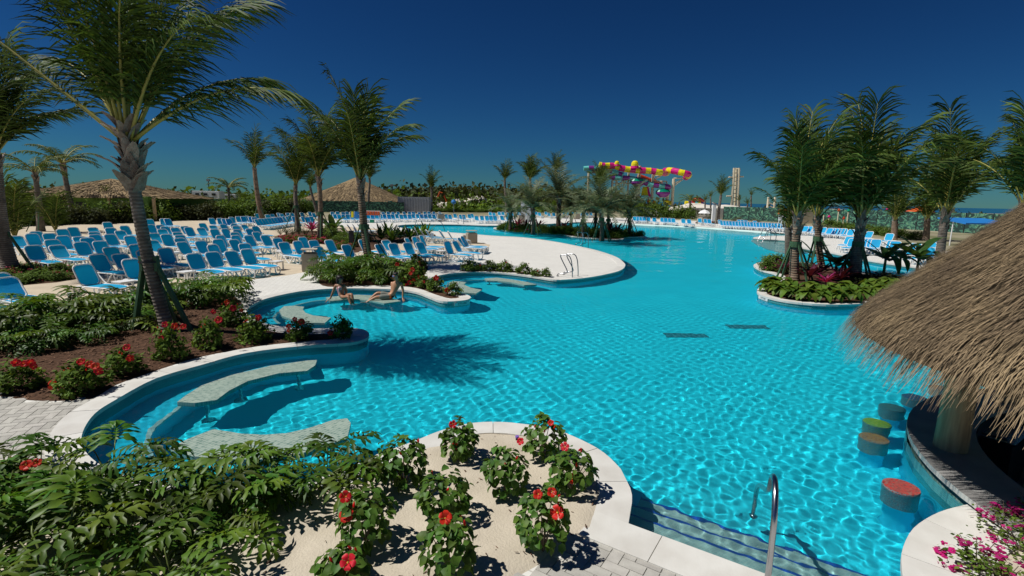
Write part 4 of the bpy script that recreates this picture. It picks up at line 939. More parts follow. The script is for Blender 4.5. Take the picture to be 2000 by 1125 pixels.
m_seat = panel(seat_pt, L_SEAT, W_ - .05, .16, MAT['sling'], 'seat_sling'); m_back = panel(back_pt, L_BACK, W_ - .05, .13, MAT['sling'], 'backrest_sling')
m_sf = MB().tube(loop(lambda u, v: seat_pt(u, v) + Vector((0, 0, -.012)), L_SEAT, W_, .18), .026, 6, closed=True).mesh('seat_frame', MAT['white'], True)
m_bf = MB().tube(loop(back_pt, L_BACK, W_, .14), .023, 6, closed=True).mesh('backrest_frame', MAT['white'], True)
HINGE = Vector((-.22, 0, .38))
def hinged(me):
    q = me.copy(); q.transform(Matrix.Translation(-HINGE)); return q
h_back, h_bf = hinged(m_back), hinged(m_bf)
def legm(P, r=.025): return MB().tube(catmull3(P, 4), r, 6, flat=1.0).mesh('leg', MAT['white'], True)
LEG = []
for s in (-1, 1):
    y = s * .30
    LEG.append(legm([(-.20, y, .36), (.02, y * 1.02, .17), (.20, y * 1.05, .03), (.26, y * 1.05, .012), (.34, y * 1.05, .06), (.46, y, .24), (.58, y, .35)]))
    LEG.append(legm([(-.20, y, .37), (-.40, y, .36), (-.53, y, .27), (-.56, y, .10), (-.50, y, .015), (-.42, y, .05), (-.32, y, .25), (-.24, y, .34)]))
    LEG.append(legm([(.98, y * .85, .32), (1.02, y * .9, .20), (.98, y * .9, .06), (.86, y * .9, .015), (.76, y * .92, .06), (.70, y, .22), (.66, y, .33)]))
m_far = MB()
for me in (m_sf, m_bf):
    pass
def join(meshes, mats, name, shade=True):
    mb = MB()
    for me, mi in meshes: mb.add([v.co for v in me.vertices], [tuple(p.vertices) for p in me.polygons], mi)
    return mb.mesh(name, mats, shade)
f_sf = MB().tube(loop(lambda u, v: seat_pt(u, v) + Vector((0, 0, -.012)), L_SEAT, W_, .18)[::2], .028, 4, closed=True).mesh('f', MAT['white']); f_bf = MB().tube(loop(back_pt, L_BACK, W_, .14)[::2], .026, 4, closed=True).mesh('f', MAT['white'])
f_legs = MB()
for s in (-1, 1):
    f_legs.tube([(-.2, s * .3, .36), (.24, s * .31, 0), (.56, s * .3, .35)], .027, 4); f_legs.tube([(.98, s * .26, .32), (.88, s * .27, .01), (.68, s * .3, .33)], .025, 4); f_legs.tube([(-.25, s * .3, .36), (-.54, s * .3, .3), (-.5, s * .3, .01)], .025, 4)
lm = f_legs.mesh('f', MAT['white']); FARL = join([(m_seat, 1), (m_back, 1), (f_sf, 0), (f_bf, 0), (lm, 0)], [MAT['white'], MAT['sling']], 'sun_lounger')
NL = [0]
def lounger_at(p, ang, label, group, far=False):
    NL[0] += 1
    a = ang + random.gauss(0, .055)
    if far:
        o = inst(FARL, 'sun_lounger', None, (p.x, p.y, 0), (0, 0, a)); return tag(o, label, 'sun lounger', group)
    t = thing('sun_lounger', label, 'sun lounger', (p.x, p.y, 0), a, group)
    inst(m_seat, 'seat_sling', t); inst(m_sf, 'seat_frame', t)
    ra = (0, random.choice((-.16, -.06, 0, 0, .05, .12)) + random.uniform(-.03, .03), 0); inst(h_back, 'backrest_sling', t, HINGE, ra); inst(h_bf, 'backrest_frame', t, HINGE, ra)
    for me in LEG: inst(me, 'leg', t)
    return t
HT = back_pt(L_BACK, 0).z; BX = back_pt(L_BACK, 0).x
def lounger(px, py, ang, label, group, far=False):
    """px, py: middle of the top of the backrest in the photograph; ang: direction of the feet in the ground plane."""
    q = at(px, py, HT); return lounger_at(Vector((q.x - math.cos(ang) * BX, q.y - math.sin(ang) * BX, 0)), ang, label, group, far)
LA = 'blue sling lounger with white frame in the staggered rows on the sand'
A1 = R(-21)
rows1 = [(29, 459), (69, 451), (61, 457.5), (94, 456), (119, 448.5), (140, 444), (180, 442.5), (184, 451), (185, 458.5), (154, 460), (167, 465), (120, 462), (99, 469), (111, 476.5), (156, 473), (192, 471.5), (214, 457.5), (234, 449), (242, 441), (62, 480), (214, 482), (190, 497), (235, 494.5), (252, 508),
         (293, 439), (312, 439), (321, 442), (315, 446), (301, 454), (298, 467), (341, 444.6), (347, 451.5), (352, 457), (351, 464), (322, 458.5), (356, 472), (360, 440.6), (367, 444), (391, 443.5), (394, 436), (416, 438.5), (416, 448), (436, 438), (439, 447), (429, 461), (422, 469), (390, 470.6), (414, 479), (262, 479), (252, 462), (278, 489)]
def LAl(x, y):
    return 'blue lounger, ' + ('back' if y < 446 else 'middle' if y < 466 else 'front') + ' of the staggered rows, ' + ('between propped palm and big trunk' if x < 260 else 'just right of the big trunk' if x < 400 else 'towards the crimson flower patch')
for x, y in rows1: lounger(x, y, A1, LAl(x, y), 'loungers in the staggered rows')
for x, y in ((456, 437.5), (459, 442), (462.5, 447), (478, 437.5), (497.5, 442), (486, 447), (500, 452.5), (516, 459.4), (484, 460), (457, 453.5), (458, 461), (456, 468), (473, 477)): lounger(x, y, A1, LAl(x, y), 'loungers in the staggered rows')
lounger(162, 518, A1, 'blue lounger standing alone beside the magenta bed, small white table by its foot', 'front loungers')
lounger(319, 486, A1, 'blue lounger with stripes of frond shadow on its backrest, behind the big palm trunk', 'front loungers')
for x, y in ((374, 495.6), (411, 492.5), (449, 490.6), (479, 487.5)): lounger(x, y, A1, 'blue lounger in the neat front row of four along the paved walk', 'front row of four')
lounger(7, 539, A1, 'blue lounger by the paved path with a low white table at its foot', 'front loungers'); lounger(-52, 552, A1, 'blue lounger showing only its foot end next to the low white table', 'front loungers')
lounger(-8, 534, A1, 'blue lounger showing only its foot behind the near lounger, by the magenta bed', 'front loungers')
for x, y in ((540, 465), (551, 473), (579, 472), (589, 464), (609, 470), (620, 481), (641, 469), (674, 478), (706, 468)): lounger(x, y, R(-24), 'blue lounger in the loose group around the square bin by the walk', 'loungers round the bin')
for x, y in ((742, 476), (766, 475), (794, 474), (819, 473), (754, 467)): lounger(x, y, R(-32), 'blue lounger in the row behind the flowering bed', 'row behind the flowering bed')
for x, y in ((793, 465), (805, 464), (813, 462), (819, 461)): lounger(x, y, R(-8), 'blue lounger seen from the side in the tight row of four', 'tight side-on row')
for x, y in ((869, 473), (888, 470)): lounger(x, y, R(-22), 'blue lounger on its own at the edge of the bare deck', 'pair at the deck edge')
for x, y in ((898, 463), (901, 462), (904, 461)): lounger(x, y, R(-12), 'blue lounger of the stack of three by the small deck bin', 'three by the small bin')
for x, y in ((795, 445), (808, 446), (821, 447), (832, 449), (859, 450), (875, 452), (763, 444), (672, 443), (690, 444), (678, 438), (688, 437), (698, 437)): lounger(x, y, R(20), 'blue lounger turned away beside the narrow channel', 'loungers by the channel', y < 446)
# far rows
LF = 'blue lounger in the crowded rows in front of the hedge and far fence'
k = 0
for x in range(499, 560, 6): lounger(x, 428 - (x - 499) * .09, R(-6), 'blue lounger in the side-on row whose pale seats line up behind the leaning palm', 'far rows on the sand', True)
for x, y in ((412, 426), (428, 426), (438, 427), (446, 427), (451, 424), (464, 422.5), (474, 422.5), (482, 422), (489, 423), (496, 424), (501, 417), (521, 419), (532, 418), (544, 416), (550, 417.5), (561, 416), (569, 416), (589, 415), (604, 414), (612, 416), (566, 421), (573, 423), (591, 423), (598, 424), (606, 423), (536, 424), (545, 424), (291, 428), (316, 427), (327, 427), (214, 445), (208, 434)): lounger(x, y, R(-30), 'blue lounger in the loose rows before the tall hedge, left of the vest rack', 'far rows on the sand', True)
for x in range(654, 862, 8): lounger(x, 418.5 + random.uniform(-.5, .5), R(-42), 'blue lounger in the front row before the pavilion fence, along the vest rack', 'far rows on the sand', True)
for x in range(648, 860, 10): lounger(x + random.uniform(-2, 2), 413.8 + random.uniform(-.6, .6), R(-45), 'blue lounger in the back row right under the pavilion fence', 'far rows on the sand', True)
LM = 'blue lounger on the far deck opposite the middle island'
for x in (826, 834, 843, 852, 861, 871, 878, 888, 899, 905, 916, 921): lounger(x, 417.5 + (x % 3) * .9, R(-55), LM, 'far deck loungers', True)
for x in (930, 941, 950, 958, 966, 980, 991): lounger(x, 421.5, R(-62), LM, 'far deck loungers', True)
for x in range(956, 1160, 9): lounger(x + random.uniform(-2, 2), 414.5 + random.uniform(-1.2, 1.2), R(-70), 'blue lounger half hidden behind the date palms', 'loungers behind the middle island', True)
LB_ = 'blue lounger in the line along the beach entry'
for x, y in ((1239, 423), (1245, 423), (1252, 423.3), (1258, 423.5), (1266, 424), (1277.5, 425), (1293, 425.4), (1300, 425.6), (1308, 426), (1314.6, 426.4), (1334, 427.5), (1345.5, 428.3)): lounger(x, y, R(-88), LB_, 'loungers along the beach entry', True)
for i in range(20): lounger(1410 + i * 5.9, 431 + i * .27, R(-88), 'blue lounger in the line before the leaf-print fence', 'loungers before the right fence', True)
for x, y in ((1443, 429), (1450, 429.5), (1457, 430), (1474, 431), (1406, 429), (1366, 426.5), (1378, 427.5), (1385, 428)): lounger(x, y, R(-88), 'blue lounger in the line before the leaf-print fence', 'loungers before the right fence', True)
for x, y in ((1575, 441.6), (1583, 441.8), (1598, 442.4), (1610, 444), (1622, 445.5), (1628, 445.6), (1634, 445.8), (1640, 446), (1646, 446.3), (1652, 446.6), (1664, 448), (1700, 452)): lounger(x, y, R(-150), 'blue lounger on the right deck by the fence', 'loungers on the right deck', True)
for x, y in ((1693, 466), (1700, 466.4), (1707, 467), (1714, 467.5), (1660, 462), (1668, 466), (1738, 456), (1744, 470), (1752, 471), (1790, 475)): lounger(x, y, R(-140), 'blue lounger seen between the banana plants', 'loungers behind the banana plants', True)
for x, y in ((1804, 482), (1817, 483), (1825, 467), (1832, 468), (1820, 473)): lounger(x, y, R(-140), 'blue lounger with a raised back just above the bar roof edge', 'loungers above the bar roof', True)
# small white tables
def table(px, py, label, ang=A1, s=.46, h=.40):
    p = at(px, py); t = thing('side_table', label, 'side table', p, ang, 'small white side tables')
    MB().box((0, 0, h - .02), (s, s, .035)).build('table_top', MAT['white'], t); MB().box((0, 0, h - .055), (s - .06, s - .06, .03)).build('apron', MAT['white'], t)
    for a in (-1, 1):
        for b_ in (-1, 1): MB().box((a * (s / 2 - .05), b_ * (s / 2 - .05), (h - .06) / 2), (.045, .045, h - .06), taper=1.15).build('leg', MAT['white'], t)
for x, y, lb in ((88, 620, 'low white table at the foot of the lounger by the paved path'), (243, 572, 'white table between the lone lounger and the big palm'), (365, 550, 'white table in front of the loungers right of the big palm'), (345, 507, 'white table behind the frond-striped lounger'), (552, 505, 'upper of two white tables left of the square bin'), (541, 527, 'lower of two white tables left of the square bin'), (492, 490, 'white table behind the front row of four'), (245, 490, 'white table left of the big trunk among the rows'), (862, 503, 'white table between the flower-bed row and the deck-edge pair'), (405, 460, 'white table among the rows right of the big trunk'), (665, 510, 'white table right of the square bin under the palm')):
    table(x, y, lb)
# lidded bins
def bin_(px, py, label, s=.62, h=.98, rz=.32):
    p = at(px, py); t = thing('litter_bin', label, 'bin', p, rz, 'square slatted bins')
    MB().box((0, 0, h * .40), (s, s, h * .8)).build('body', MAT['binbody'], t)
    for sd in range(4):
        M3 = Matrix.Rotation(sd * math.pi / 2, 3, 'Z')
        for k in range(8): MB().box(M3 @ Vector((-s / 2 + s * (k + .5) / 8, -s / 2 - .006, h * .40)), (s / 8 * .72, .014, h * .70) if sd % 2 == 0 else (.014, s / 8 * .72, h * .70)).build('slat', MAT['binbody'], t)
    for a in (-1, 1):
        for b_ in (-1, 1): MB().box((a * s * .4, b_ * s * .4, h * .88), (.03, .03, h * .17)).build('lid_post', MAT['steel'], t)
    MB().box((0, 0, h * .815), (s * .72, s * .72, .03)).build('rim', MAT['bindark'], t); MB().box((0, 0, h * .98), (s * 1.06, s * 1.06, .035)).build('lid', MAT['binbody'], t)
bin_(606, 529, 'large slatted bin with a raised lid where the sand meets the paved walk'); bin_(921, 475, 'slatted bin with a raised lid on the bare deck beside the stacked loungers', .7, .95)
bin_(861, 432.5, 'pale bin in the far row of loungers left of the channel', .9, 1.2); bin_(1017, 434.5, 'pale bin behind the date palms next to white columns', .9, 1.25); bin_(1372, 437.5, 'pale bin beside the crimson plants on the far deck', .9, 1.3); bin_(1126, 428, 'pale bin far behind the middle island', .9, 1.2)
bin_(911, 473, 'low stone box next to the deck bin', .5, .55)

# white column speaker stubs
for i, (x, y, h) in enumerate(((844, 475, .75), (140, 602, .45))):
    p = at(x, y); t = thing('power_pedestal', ('white pedestal between the turned-away loungers and the deck-edge pair', 'short white pipe standing on a slab by the split-leaf plants')[i], 'pedestal', p)
    MB().box((0, 0, h / 2), (.2 if i == 0 else .08, .2 if i == 0 else .08, h)).build('post', MAT['white'], t); MB().box((0, 0, .03), (.42, .34, .05)).build('base', MAT['white'], t)

# handrails
def bar(pts, r=.02, n=8, sub=6): return MB().tube(catmull3(pts, sub), r, n)
def loop_rail(label, p0, d, group, h=.72, w=.5):
    """pool ladder grab rails: two bent steel loops on the coping"""
    d = Vector(d).normalized(); s = Vector((d.y, -d.x, 0)); t = thing('grab_rails', label, 'handrail', p0, 0, group)
    for k in (-.5, .5):
        o = s * w * k; P = [o - d * .42 + Vector((0, 0, .02)), o - d * .38 + Vector((0, 0, .12)), o - d * .05 + Vector((0, 0, .17)), o + d * .02 + Vector((0, 0, .3)), o - d * .30 + Vector((0, 0, h * .9)), o - d * .20 + Vector((0, 0, h)), o + d * .12 + Vector((0, 0, h * .95)), o + d * .26 + Vector((0, 0, h * .4)), o + d * .30 + Vector((0, 0, -.9))]
        bar(P, .022).build('rail', MAT['steel'], t, True)
        MB().lathe([(.055, 0), (.055, .02), (.03, .03)], 10, c=o - d * .42 + Vector((0, 0, .02))).build('flange', MAT['steel'], t)
loop_rail('pair of bent steel ladder rails on the deck tip above the thin bench', at(1112, 540), (.85, -.5, 0), 'ladder rails', .95, .62)
loop_rail('pair of bent steel ladder rails on the channel side of the deck tip', at(1138, 479), (.85, .55, 0), 'ladder rails', .95, .62)
loop_rail('pair of bent steel ladder rails on the far deck by the lifeguard chair', at(1505, 459.5), (-.85, .5, 0), 'ladder rails', 1.0, .7)
loop_rail('pair of faint steel rails at the far side of the channel', at(900, 437.5), (0, -1, 0), 'ladder rails', .95, .7)
t = thing('stair_rails', 'pair of arched steel rails standing in the pale entry shelf', 'handrail', at(1500, 480, -.3))
for k in (0, 1):
    q = at(1500, 480, -.3); A_ = at(1478 + 8 * k, 474 + 4 * k, -.3) - q; B_ = at(1503 + 10 * k, 476 + 4 * k, -.3) - q
    bar([A_, A_ + Vector((.5, .3, .9)), A_.lerp(B_, .55) + Vector((0, .2, 1.35)), B_ + Vector((0, 0, 1.1)), B_], .03).build('rail', MAT['steel'], t, True)
t = thing('arched_rail', 'wide arched steel rail over the channel edge behind the potted strap-leaf plants', 'handrail', at(810, 447))
q = at(810, 447); bar([at(810, 447) - q, at(812, 440) * 0 + Vector((.3, 0, 1.0)), Vector((1.5, .2, 1.25)), Vector((2.8, 0, .7)), Vector((3.3, -.3, -.5))], .03).build('rail', MAT['steel'], t, True)
N_ = at(1497, 1150); Fo = at(1466, 1050, -.72) ; t = thing('step_rail', 'tall arched polished steel handrail rising from the front steps', 'handrail', N_)
v = (Fo - N_); v.z = 0; L_ = v.length; v.normalize()
bar([Vector((0, 0, 0)), Vector((0, 0, .45)), v * .05 + Vector((0, 0, .70)), v * .22 + Vector((0, 0, .87)), v * .46 + Vector((0, 0, .82)), v * .70 + Vector((0, 0, .55)), v * (L_ * .93) + Vector((0, 0, 0)), v * L_ + Vector((0, 0, -.72))], .026, 12, 8).build('rail', MAT['steel'], t, True)
POOLOBJ += list(t.children)
for c in (Vector((0, 0, .02)), v * L_ + Vector((0, 0, -.72))): POOLOBJ.append(MB().lathe([(.06, 0), (.06, .015), (.028, .03)], 12, c=c).build('flange', MAT['steel'], t, True))

# irrigation cap
t = thing('irrigation_cap', 'small purple-topped irrigation riser beside the coping', 'sprinkler', at(1010, 862)); MB().lathe([(.022, 0), (.022, .06), (0, .061)], 10).build('pipe', MAT['dark'], t); MB().lathe([(.026, .058), (.026, .08), (0, .081)], 10).build('cap', M('purple_cap', (.22, .12, .5)), t)

# ================================================================== the thatched swim-up bar
CX, CY, RR, ZE, ZA = 8.19, 5.33, 3.74, 1.64, 5.38
bar_ = thing('swim_up_bar', 'thatched swim-up bar with dark stone counter and timber posts standing in the pool', 'bar', (CX, CY, 0))
MB().lathe([(RR, ZE - .02), (RR * .985, ZE + .05), (.05, ZA)], 40).build('roof', MAT['thatchbase'], bar_)
roof = bar_.children[0]
rt = np.random.default_rng(12); n = 110000
f = np.sqrt(rt.uniform(0.0004, 1.0, n)); f[:15000] = rt.uniform(.93, 1.0, 15000)
a = rt.uniform(0, 2 * math.pi, n); sl = math.hypot(RR, ZA - ZE)
lenb = rt.uniform(.28, .62, n); lenb[:15000] = rt.uniform(.10, .30, 15000)
dirr = np.c_[np.cos(a), np.sin(a), np.full(n, -(ZA - ZE) / RR)]; dirr /= np.linalg.norm(dirr, axis=1)[:, None]
nor = np.c_[np.cos(a) * (ZA - ZE), np.sin(a) * (ZA - ZE), np.full(n, RR)]; nor /= np.linalg.norm(nor, axis=1)[:, None]
tan = np.c_[-np.sin(a), np.cos(a), np.zeros(n)]
P0 = np.c_[np.cos(a) * RR * f, np.sin(a) * RR * f, ZA - (ZA - ZE) * f] - dirr * .27 + nor * rt.uniform(.0, .05, n)[:, None]
sway = tan * rt.normal(0, .16, n)[:, None]
P1 = P0 + (dirr + sway * .5) * (lenb * .55)[:, None] + nor * rt.uniform(.01, .06, n)[:, None]
hang = np.clip((f - .9) * 10, 0, 1)[:, None]
P2 = P1 + (dirr + sway - np.array([0, 0, .75]) * hang) * (lenb * .45)[:, None] + nor * rt.uniform(-.01, .07, n)[:, None] * (1 - hang)
w = rt.uniform(.0025, .006, n)[:, None]
V = np.stack([P0 - tan * w, P0 + tan * w, P1 - tan * w, P1 + tan * w, P2 - tan * w * .35, P2 + tan * w * .35], 1).reshape(-1, 3)
bb = np.arange(n)[:, None] * 6; Q = np.vstack([bb + np.array([0, 1, 3, 2]), bb + np.array([2, 3, 5, 4])])
rv = np.repeat(np.clip(rt.normal(.5, .3, n), 0, 1), 6)
inst(npmesh('thatch', V, Q, MAT['thatch'], rnd=rv), 'thatch', roof, kind='stuff')
def ringpoly(r0, r1, a0, a1, k=40):
    return [(BAR_C[0] - CX + r1 * math.cos(R(a0 + (a1 - a0) * i / k)), BAR_C[1] - CY + r1 * math.sin(R(a0 + (a1 - a0) * i / k))) for i in range(k + 1)] + [(BAR_C[0] - CX + r0 * math.cos(R(a1 - (a1 - a0) * i / k)), BAR_C[1] - CY + r0 * math.sin(R(a1 - (a1 - a0) * i / k))) for i in range(k + 1)]
MB().prism(ringpoly(BAR_RI, BAR_R, 40, 215), .06, .125, 0, 1).build('counter', [MAT['counter'], MAT['counteredge']], bar_)
MB().prism(ringpoly(BAR_R - .22, BAR_R - .06, 40, 175), DEPTH, .058).build('counter_wall', MAT['benchside'], bar_)
POOLOBJ += [bar_.children[-1], bar_.children[-2]]
MB().prism(ringpoly(.01, BAR_RI + .02, 40, 320), -1.0, -.95).build('sunken_floor', MAT['counter'], bar_)
MB().prism(ringpoly(BAR_RI - .02, BAR_RI + .06, 40, 215), -.95, .055).build('inner_wall', MAT['dark'], bar_)
def post_mat():
    m, nt, p = nodes('round_timber'); p.inputs['Roughness'].default_value = .75
    mp = nt.nodes.new('ShaderNodeMapping'); nt.links.new(coord(nt), mp.inputs[0]); mp.inputs['Scale'].default_value = (9, 9, .7)
    c = mixc(nt, ramp(nt, noise(nt, 2.2, 6, mp.outputs[0]), .3, .7), (.52, .38, .20), (.30, .20, .10))
    v = nt.nodes.new('ShaderNodeTexVoronoi'); v.inputs['Scale'].default_value = 2.6; nt.links.new(coord(nt), v.inputs['Vector'])
    c = mixc(nt, ramp(nt, v.outputs['Distance'], .10, .05), c, (.05, .03, .018)); nt.links.new(c, p.inputs['Base Color'])
    bumpn(nt, p, noise(nt, 3, 5, mp.outputs[0]), .3, .01); return m
MAT['post'] = post_mat()
for (x, y) in ((5.92, 6.42), (8.4, 8.2), (5.75, 4.3), (7.7, 2.6)):
    MB().lathe([(.185, .12 if (x, y) == (5.92, 6.42) else -.95), (.17, 1.1), (.165, 2.6)], 18, c=(x - CX, y - CY, 0)).build('post', MAT['post'], bar_, True)
for k in range(20):
    a_ = k * 2 * math.pi / 20; e = Vector((math.cos(a_) * RR * .97, math.sin(a_) * RR * .97, ZE - .06)); MB().tube([e, Vector((0, 0, ZA - .2))], .035, 6).build('rafter', MAT['post'], bar_)
# bar equipment in the shade
q = at(1945, 835, -.1); t = thing('bar_sink', 'steel sink unit in the dark well of the bar', 'sink', (q.x, q.y, -.95), .6)
MB().box((0, 0, .40), (1.0, .62, .8)).build('cabinet', MAT['dark'], t); MB().box((0, 0, .82), (1.06, .68, .03)).build('worktop', MAT['steel'], t); MB().box((0, .0, .85), (.8, .44, .02)).build('lid', MAT['counter'], t)
q = at(1985, 930, -.4); t = thing('rubber_mat', 'ribbed grey rubber mat on the bar floor', 'mat', (q.x + .3, q.y + .2, -.945), .9)
for k in range(14): MB().box((0, -.45 + k * .07, .012), (1.0, .045, .018)).build('rib', MAT['counter'], t)
# stools
def mosaic(name, c1, c2, c3):
    m, nt, p = nodes(name); p.inputs['Roughness'].default_value = .35
    v = nt.nodes.new('ShaderNodeTexVoronoi'); v.inputs['Scale'].default_value = 38; nt.links.new(coord(nt), v.inputs['Vector'])
    c = mixc(nt, ramp(nt, sepx(nt, v.outputs['Color']), .35, .65), c1, c2); e = nt.nodes.new('ShaderNodeTexVoronoi'); e.feature = 'DISTANCE_TO_EDGE'; e.inputs['Scale'].default_value = 38; nt.links.new(coord(nt), e.inputs['Vector'])
    c = mixc(nt, ramp(nt, e.outputs['Distance'], .12, .04), c, c3); nt.links.new(c, p.inputs['Base Color']); return m
def sepx(nt, s):
    n = nt.nodes.new('ShaderNodeSeparateColor'); nt.links.new(s, n.inputs[0]); return n.outputs[0]
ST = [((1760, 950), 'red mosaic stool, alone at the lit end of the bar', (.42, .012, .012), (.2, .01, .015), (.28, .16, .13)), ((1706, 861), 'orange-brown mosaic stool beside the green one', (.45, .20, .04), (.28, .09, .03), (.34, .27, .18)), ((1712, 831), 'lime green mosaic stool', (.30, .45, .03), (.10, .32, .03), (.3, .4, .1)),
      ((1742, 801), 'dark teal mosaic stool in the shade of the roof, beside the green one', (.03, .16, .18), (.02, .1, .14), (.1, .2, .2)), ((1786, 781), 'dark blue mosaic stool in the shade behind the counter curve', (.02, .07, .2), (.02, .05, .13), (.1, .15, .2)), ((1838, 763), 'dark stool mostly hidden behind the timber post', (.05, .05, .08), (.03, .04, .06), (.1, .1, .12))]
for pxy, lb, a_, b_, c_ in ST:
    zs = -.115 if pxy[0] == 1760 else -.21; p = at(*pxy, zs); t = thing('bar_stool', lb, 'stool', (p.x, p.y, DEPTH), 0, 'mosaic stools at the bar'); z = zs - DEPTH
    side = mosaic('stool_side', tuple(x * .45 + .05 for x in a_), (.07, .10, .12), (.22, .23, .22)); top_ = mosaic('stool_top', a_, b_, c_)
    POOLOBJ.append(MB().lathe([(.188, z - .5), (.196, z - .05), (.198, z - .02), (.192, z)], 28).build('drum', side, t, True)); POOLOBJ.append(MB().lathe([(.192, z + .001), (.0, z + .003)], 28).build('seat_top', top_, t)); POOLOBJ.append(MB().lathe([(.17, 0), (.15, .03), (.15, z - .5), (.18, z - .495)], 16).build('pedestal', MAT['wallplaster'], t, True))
# ================================================================== the two bathers
def skinned(name, verts, edges, radii, mat, parent, root=0, sub=2):
    me = bpy.data.meshes.new(name); me.from_pydata([tuple(v) for v in verts], edges, []); me.materials.append(mat)
    o = inst(me, name, parent); s = o.modifiers.new('skin', 'SKIN')
    for i, r in enumerate(radii):
        r = r if isinstance(r, tuple) else (r, r); me.skin_vertices[0].data[i].radius = r
    me.skin_vertices[0].data[root].use_root = True
    s.use_smooth_shade = True; s.branch_smoothing = .4
    b = o.modifiers.new('sub', 'SUBSURF'); b.levels = sub; b.render_levels = sub; return o
SKIN1 = M('tan_skin', (.46, .235, .13), (.40, .20, .105), 6, .45, spec=.4); SKIN2 = M('brown_skin', (.36, .175, .095), (.31, .15, .08), 6, .45, spec=.4); HAIR = M('dark_hair', (.018, .012, .009), (.01, .007, .005), 30, .45, .4, 90)
def person(label, root_loc, J, skin, w=1.0):
    """J: joints in metres relative to the seat point."""
    t = thing('person', label, 'person', root_loc)
    names = list(J); V = [Vector(J[k]) for k in names]; ix = {k: i for i, k in enumerate(names)}
    E = [('pel', 'waist'), ('waist', 'chest'), ('chest', 'neck0'), ('neck0', 'neck1'), ('neck1', 'head'), ('head', 'crown')]
    for s in 'lr': E += [('chest', s + 'sh'), (s + 'sh', s + 'el'), (s + 'el', s + 'wr'), (s + 'wr', s + 'pa'), ('pel', s + 'hip'), (s + 'hip', s + 'kn'), (s + 'kn', s + 'an'), (s + 'an', s + 'to')]
    RAD = {'pel': (.135 * w, .11), 'waist': (.115 * w, .095), 'chest': (.15 * w, .105), 'neck0': .062, 'neck1': .055, 'head': (.082, .098), 'crown': (.07, .082), 'sh': .058, 'el': .042, 'wr': .028, 'pa': (.038, .02), 'hip': .088 * w, 'kn': .058, 'an': .036, 'to': (.036, .022)}
    rad = [RAD.get(k, RAD.get(k[1:])) for k in names]
    ed = [(ix[a], ix[b]) for a, b in E]
    for s in 'lr':                                     # fingers, rooted in the palm
        pa = V[ix[s + 'pa']]; d = (pa - V[ix[s + 'wr']]).normalized(); side = d.cross(Vector((0, 0, 1))).normalized()
        for k in range(5):
            o = side * (-.03 + .015 * k); ln = (.05, .075, .082, .076, .06)[k]; a = pa + o * .8 + d * .03; b = a + d * ln * .5 + side * (-.02 if k == 0 else 0) - Vector((0, 0, .006)); c = b + d * ln * .5 - Vector((0, 0, .018))
            i0 = len(V); V += [a, b, c]; rad += [.010, .009, .007]; ed += [(ix[s + 'pa'], i0), (i0, i0 + 1), (i0 + 1, i0 + 2)]
    body = skinned('body', V, ed, rad, skin, t); return t, J, body
def mid(a, b, f=.5): return Vector(a).lerp(Vector(b), f)
def hat(t, J, pts, mat, name): 
    return skinned(name, [Vector(p) for p, r in pts], [(i, i + 1) for i in range(len(pts) - 1)], [r for p, r in pts], mat, t)
# man: leaning back on his left arm, legs stretched to the left into the water
mp = at(766, 584, -.085)
J = {'pel': (0, 0, .11), 'waist': (.05, .04, .26), 'chest': (.13, .08, .46), 'neck0': (.15, .08, .60), 'neck1': (.14, .07, .67), 'head': (.11, .05, .75), 'crown': (.10, .05, .85),
     'lsh': (.30, .06, .53), 'lel': (.37, .02, .27), 'lwr': (.36, -.03, .05), 'lpa': (.38, -.07, .02), 'rsh': (-.03, .12, .54), 'rel': (-.05, .25, .30), 'rwr': (.02, .32, .08), 'rpa': (.03, .36, .02),
     'lhip': (-.06, -.09, .10), 'lkn': (-.48, -.24, .10), 'lan': (-.82, -.36, -.10), 'lto': (-.96, -.40, -.06), 'rhip': (-.06, .09, .11), 'rkn': (-.50, .00, .20), 'ran': (-.80, -.14, -.08), 'rto': (-.95, -.18, -.04)}
man, J, bd = person('bare-chested person in grey and orange trunks leaning back on the curved bench', mp, J, SKIN1, 1.08); POOLOBJ.append(bd)
trunkm, nt, p_ = nodes('swim_trunks'); p_.inputs['Roughness'].default_value = .8
vx = nt.nodes.new('ShaderNodeSeparateXYZ'); nt.links.new(coord(nt), vx.inputs[0])
c_ = mixc(nt, ramp(nt, vx.outputs[0], -.06, -.04), (.17, .18, .15), (.75, .16, .02)); c_ = mixc(nt, ramp(nt, vx.outputs[0], -.005, .01), c_, (.015, .013, .02)); nt.links.new(c_, p_.inputs['Base Color'])
o = skinned('swim_trunks', [J['waist'] if False else mid(J['pel'], J['waist'], .35), J['pel'], J['lhip'], mid(J['lhip'], J['lkn'], .85), J['rhip'], mid(J['rhip'], J['rkn'], .85)], [(0, 1), (1, 2), (2, 3), (1, 4), (4, 5)], [(.14, .118), (.155, .13), .112, .088, .112, .088], trunkm, man, 1); POOLOBJ.append(o)
hat(man, J, [((.125, .07, .81), (.095, .105)), ((.11, .065, .86), (.098, .108)), ((.105, .06, .90), (.06, .07))], HAIR, 'hair')
def shades(t, c, d, mat):
    d = Vector(d).normalized(); s = Vector((-d.y, d.x, 0)).normalized(); c = Vector(c)
    for k in (-1, 1): MB().box(c + d * .085 + s * k * .034, (.052, .016, .034), 0, Matrix((s, d, Vector((0, 0, 1)))).transposed()).build('sunglass_lens', mat, t)
    MB().box(c + d * .082, (.13, .012, .008), 0, Matrix((s, d, Vector((0, 0, 1)))).transposed()).build('sunglass_frame', MAT['dark'], t)
shades(man, (.115, .055, .775), (-.75, -.65, 0), M('blue_lens', (.02, .18, .5), (.02, .12, .4), 3, .1))
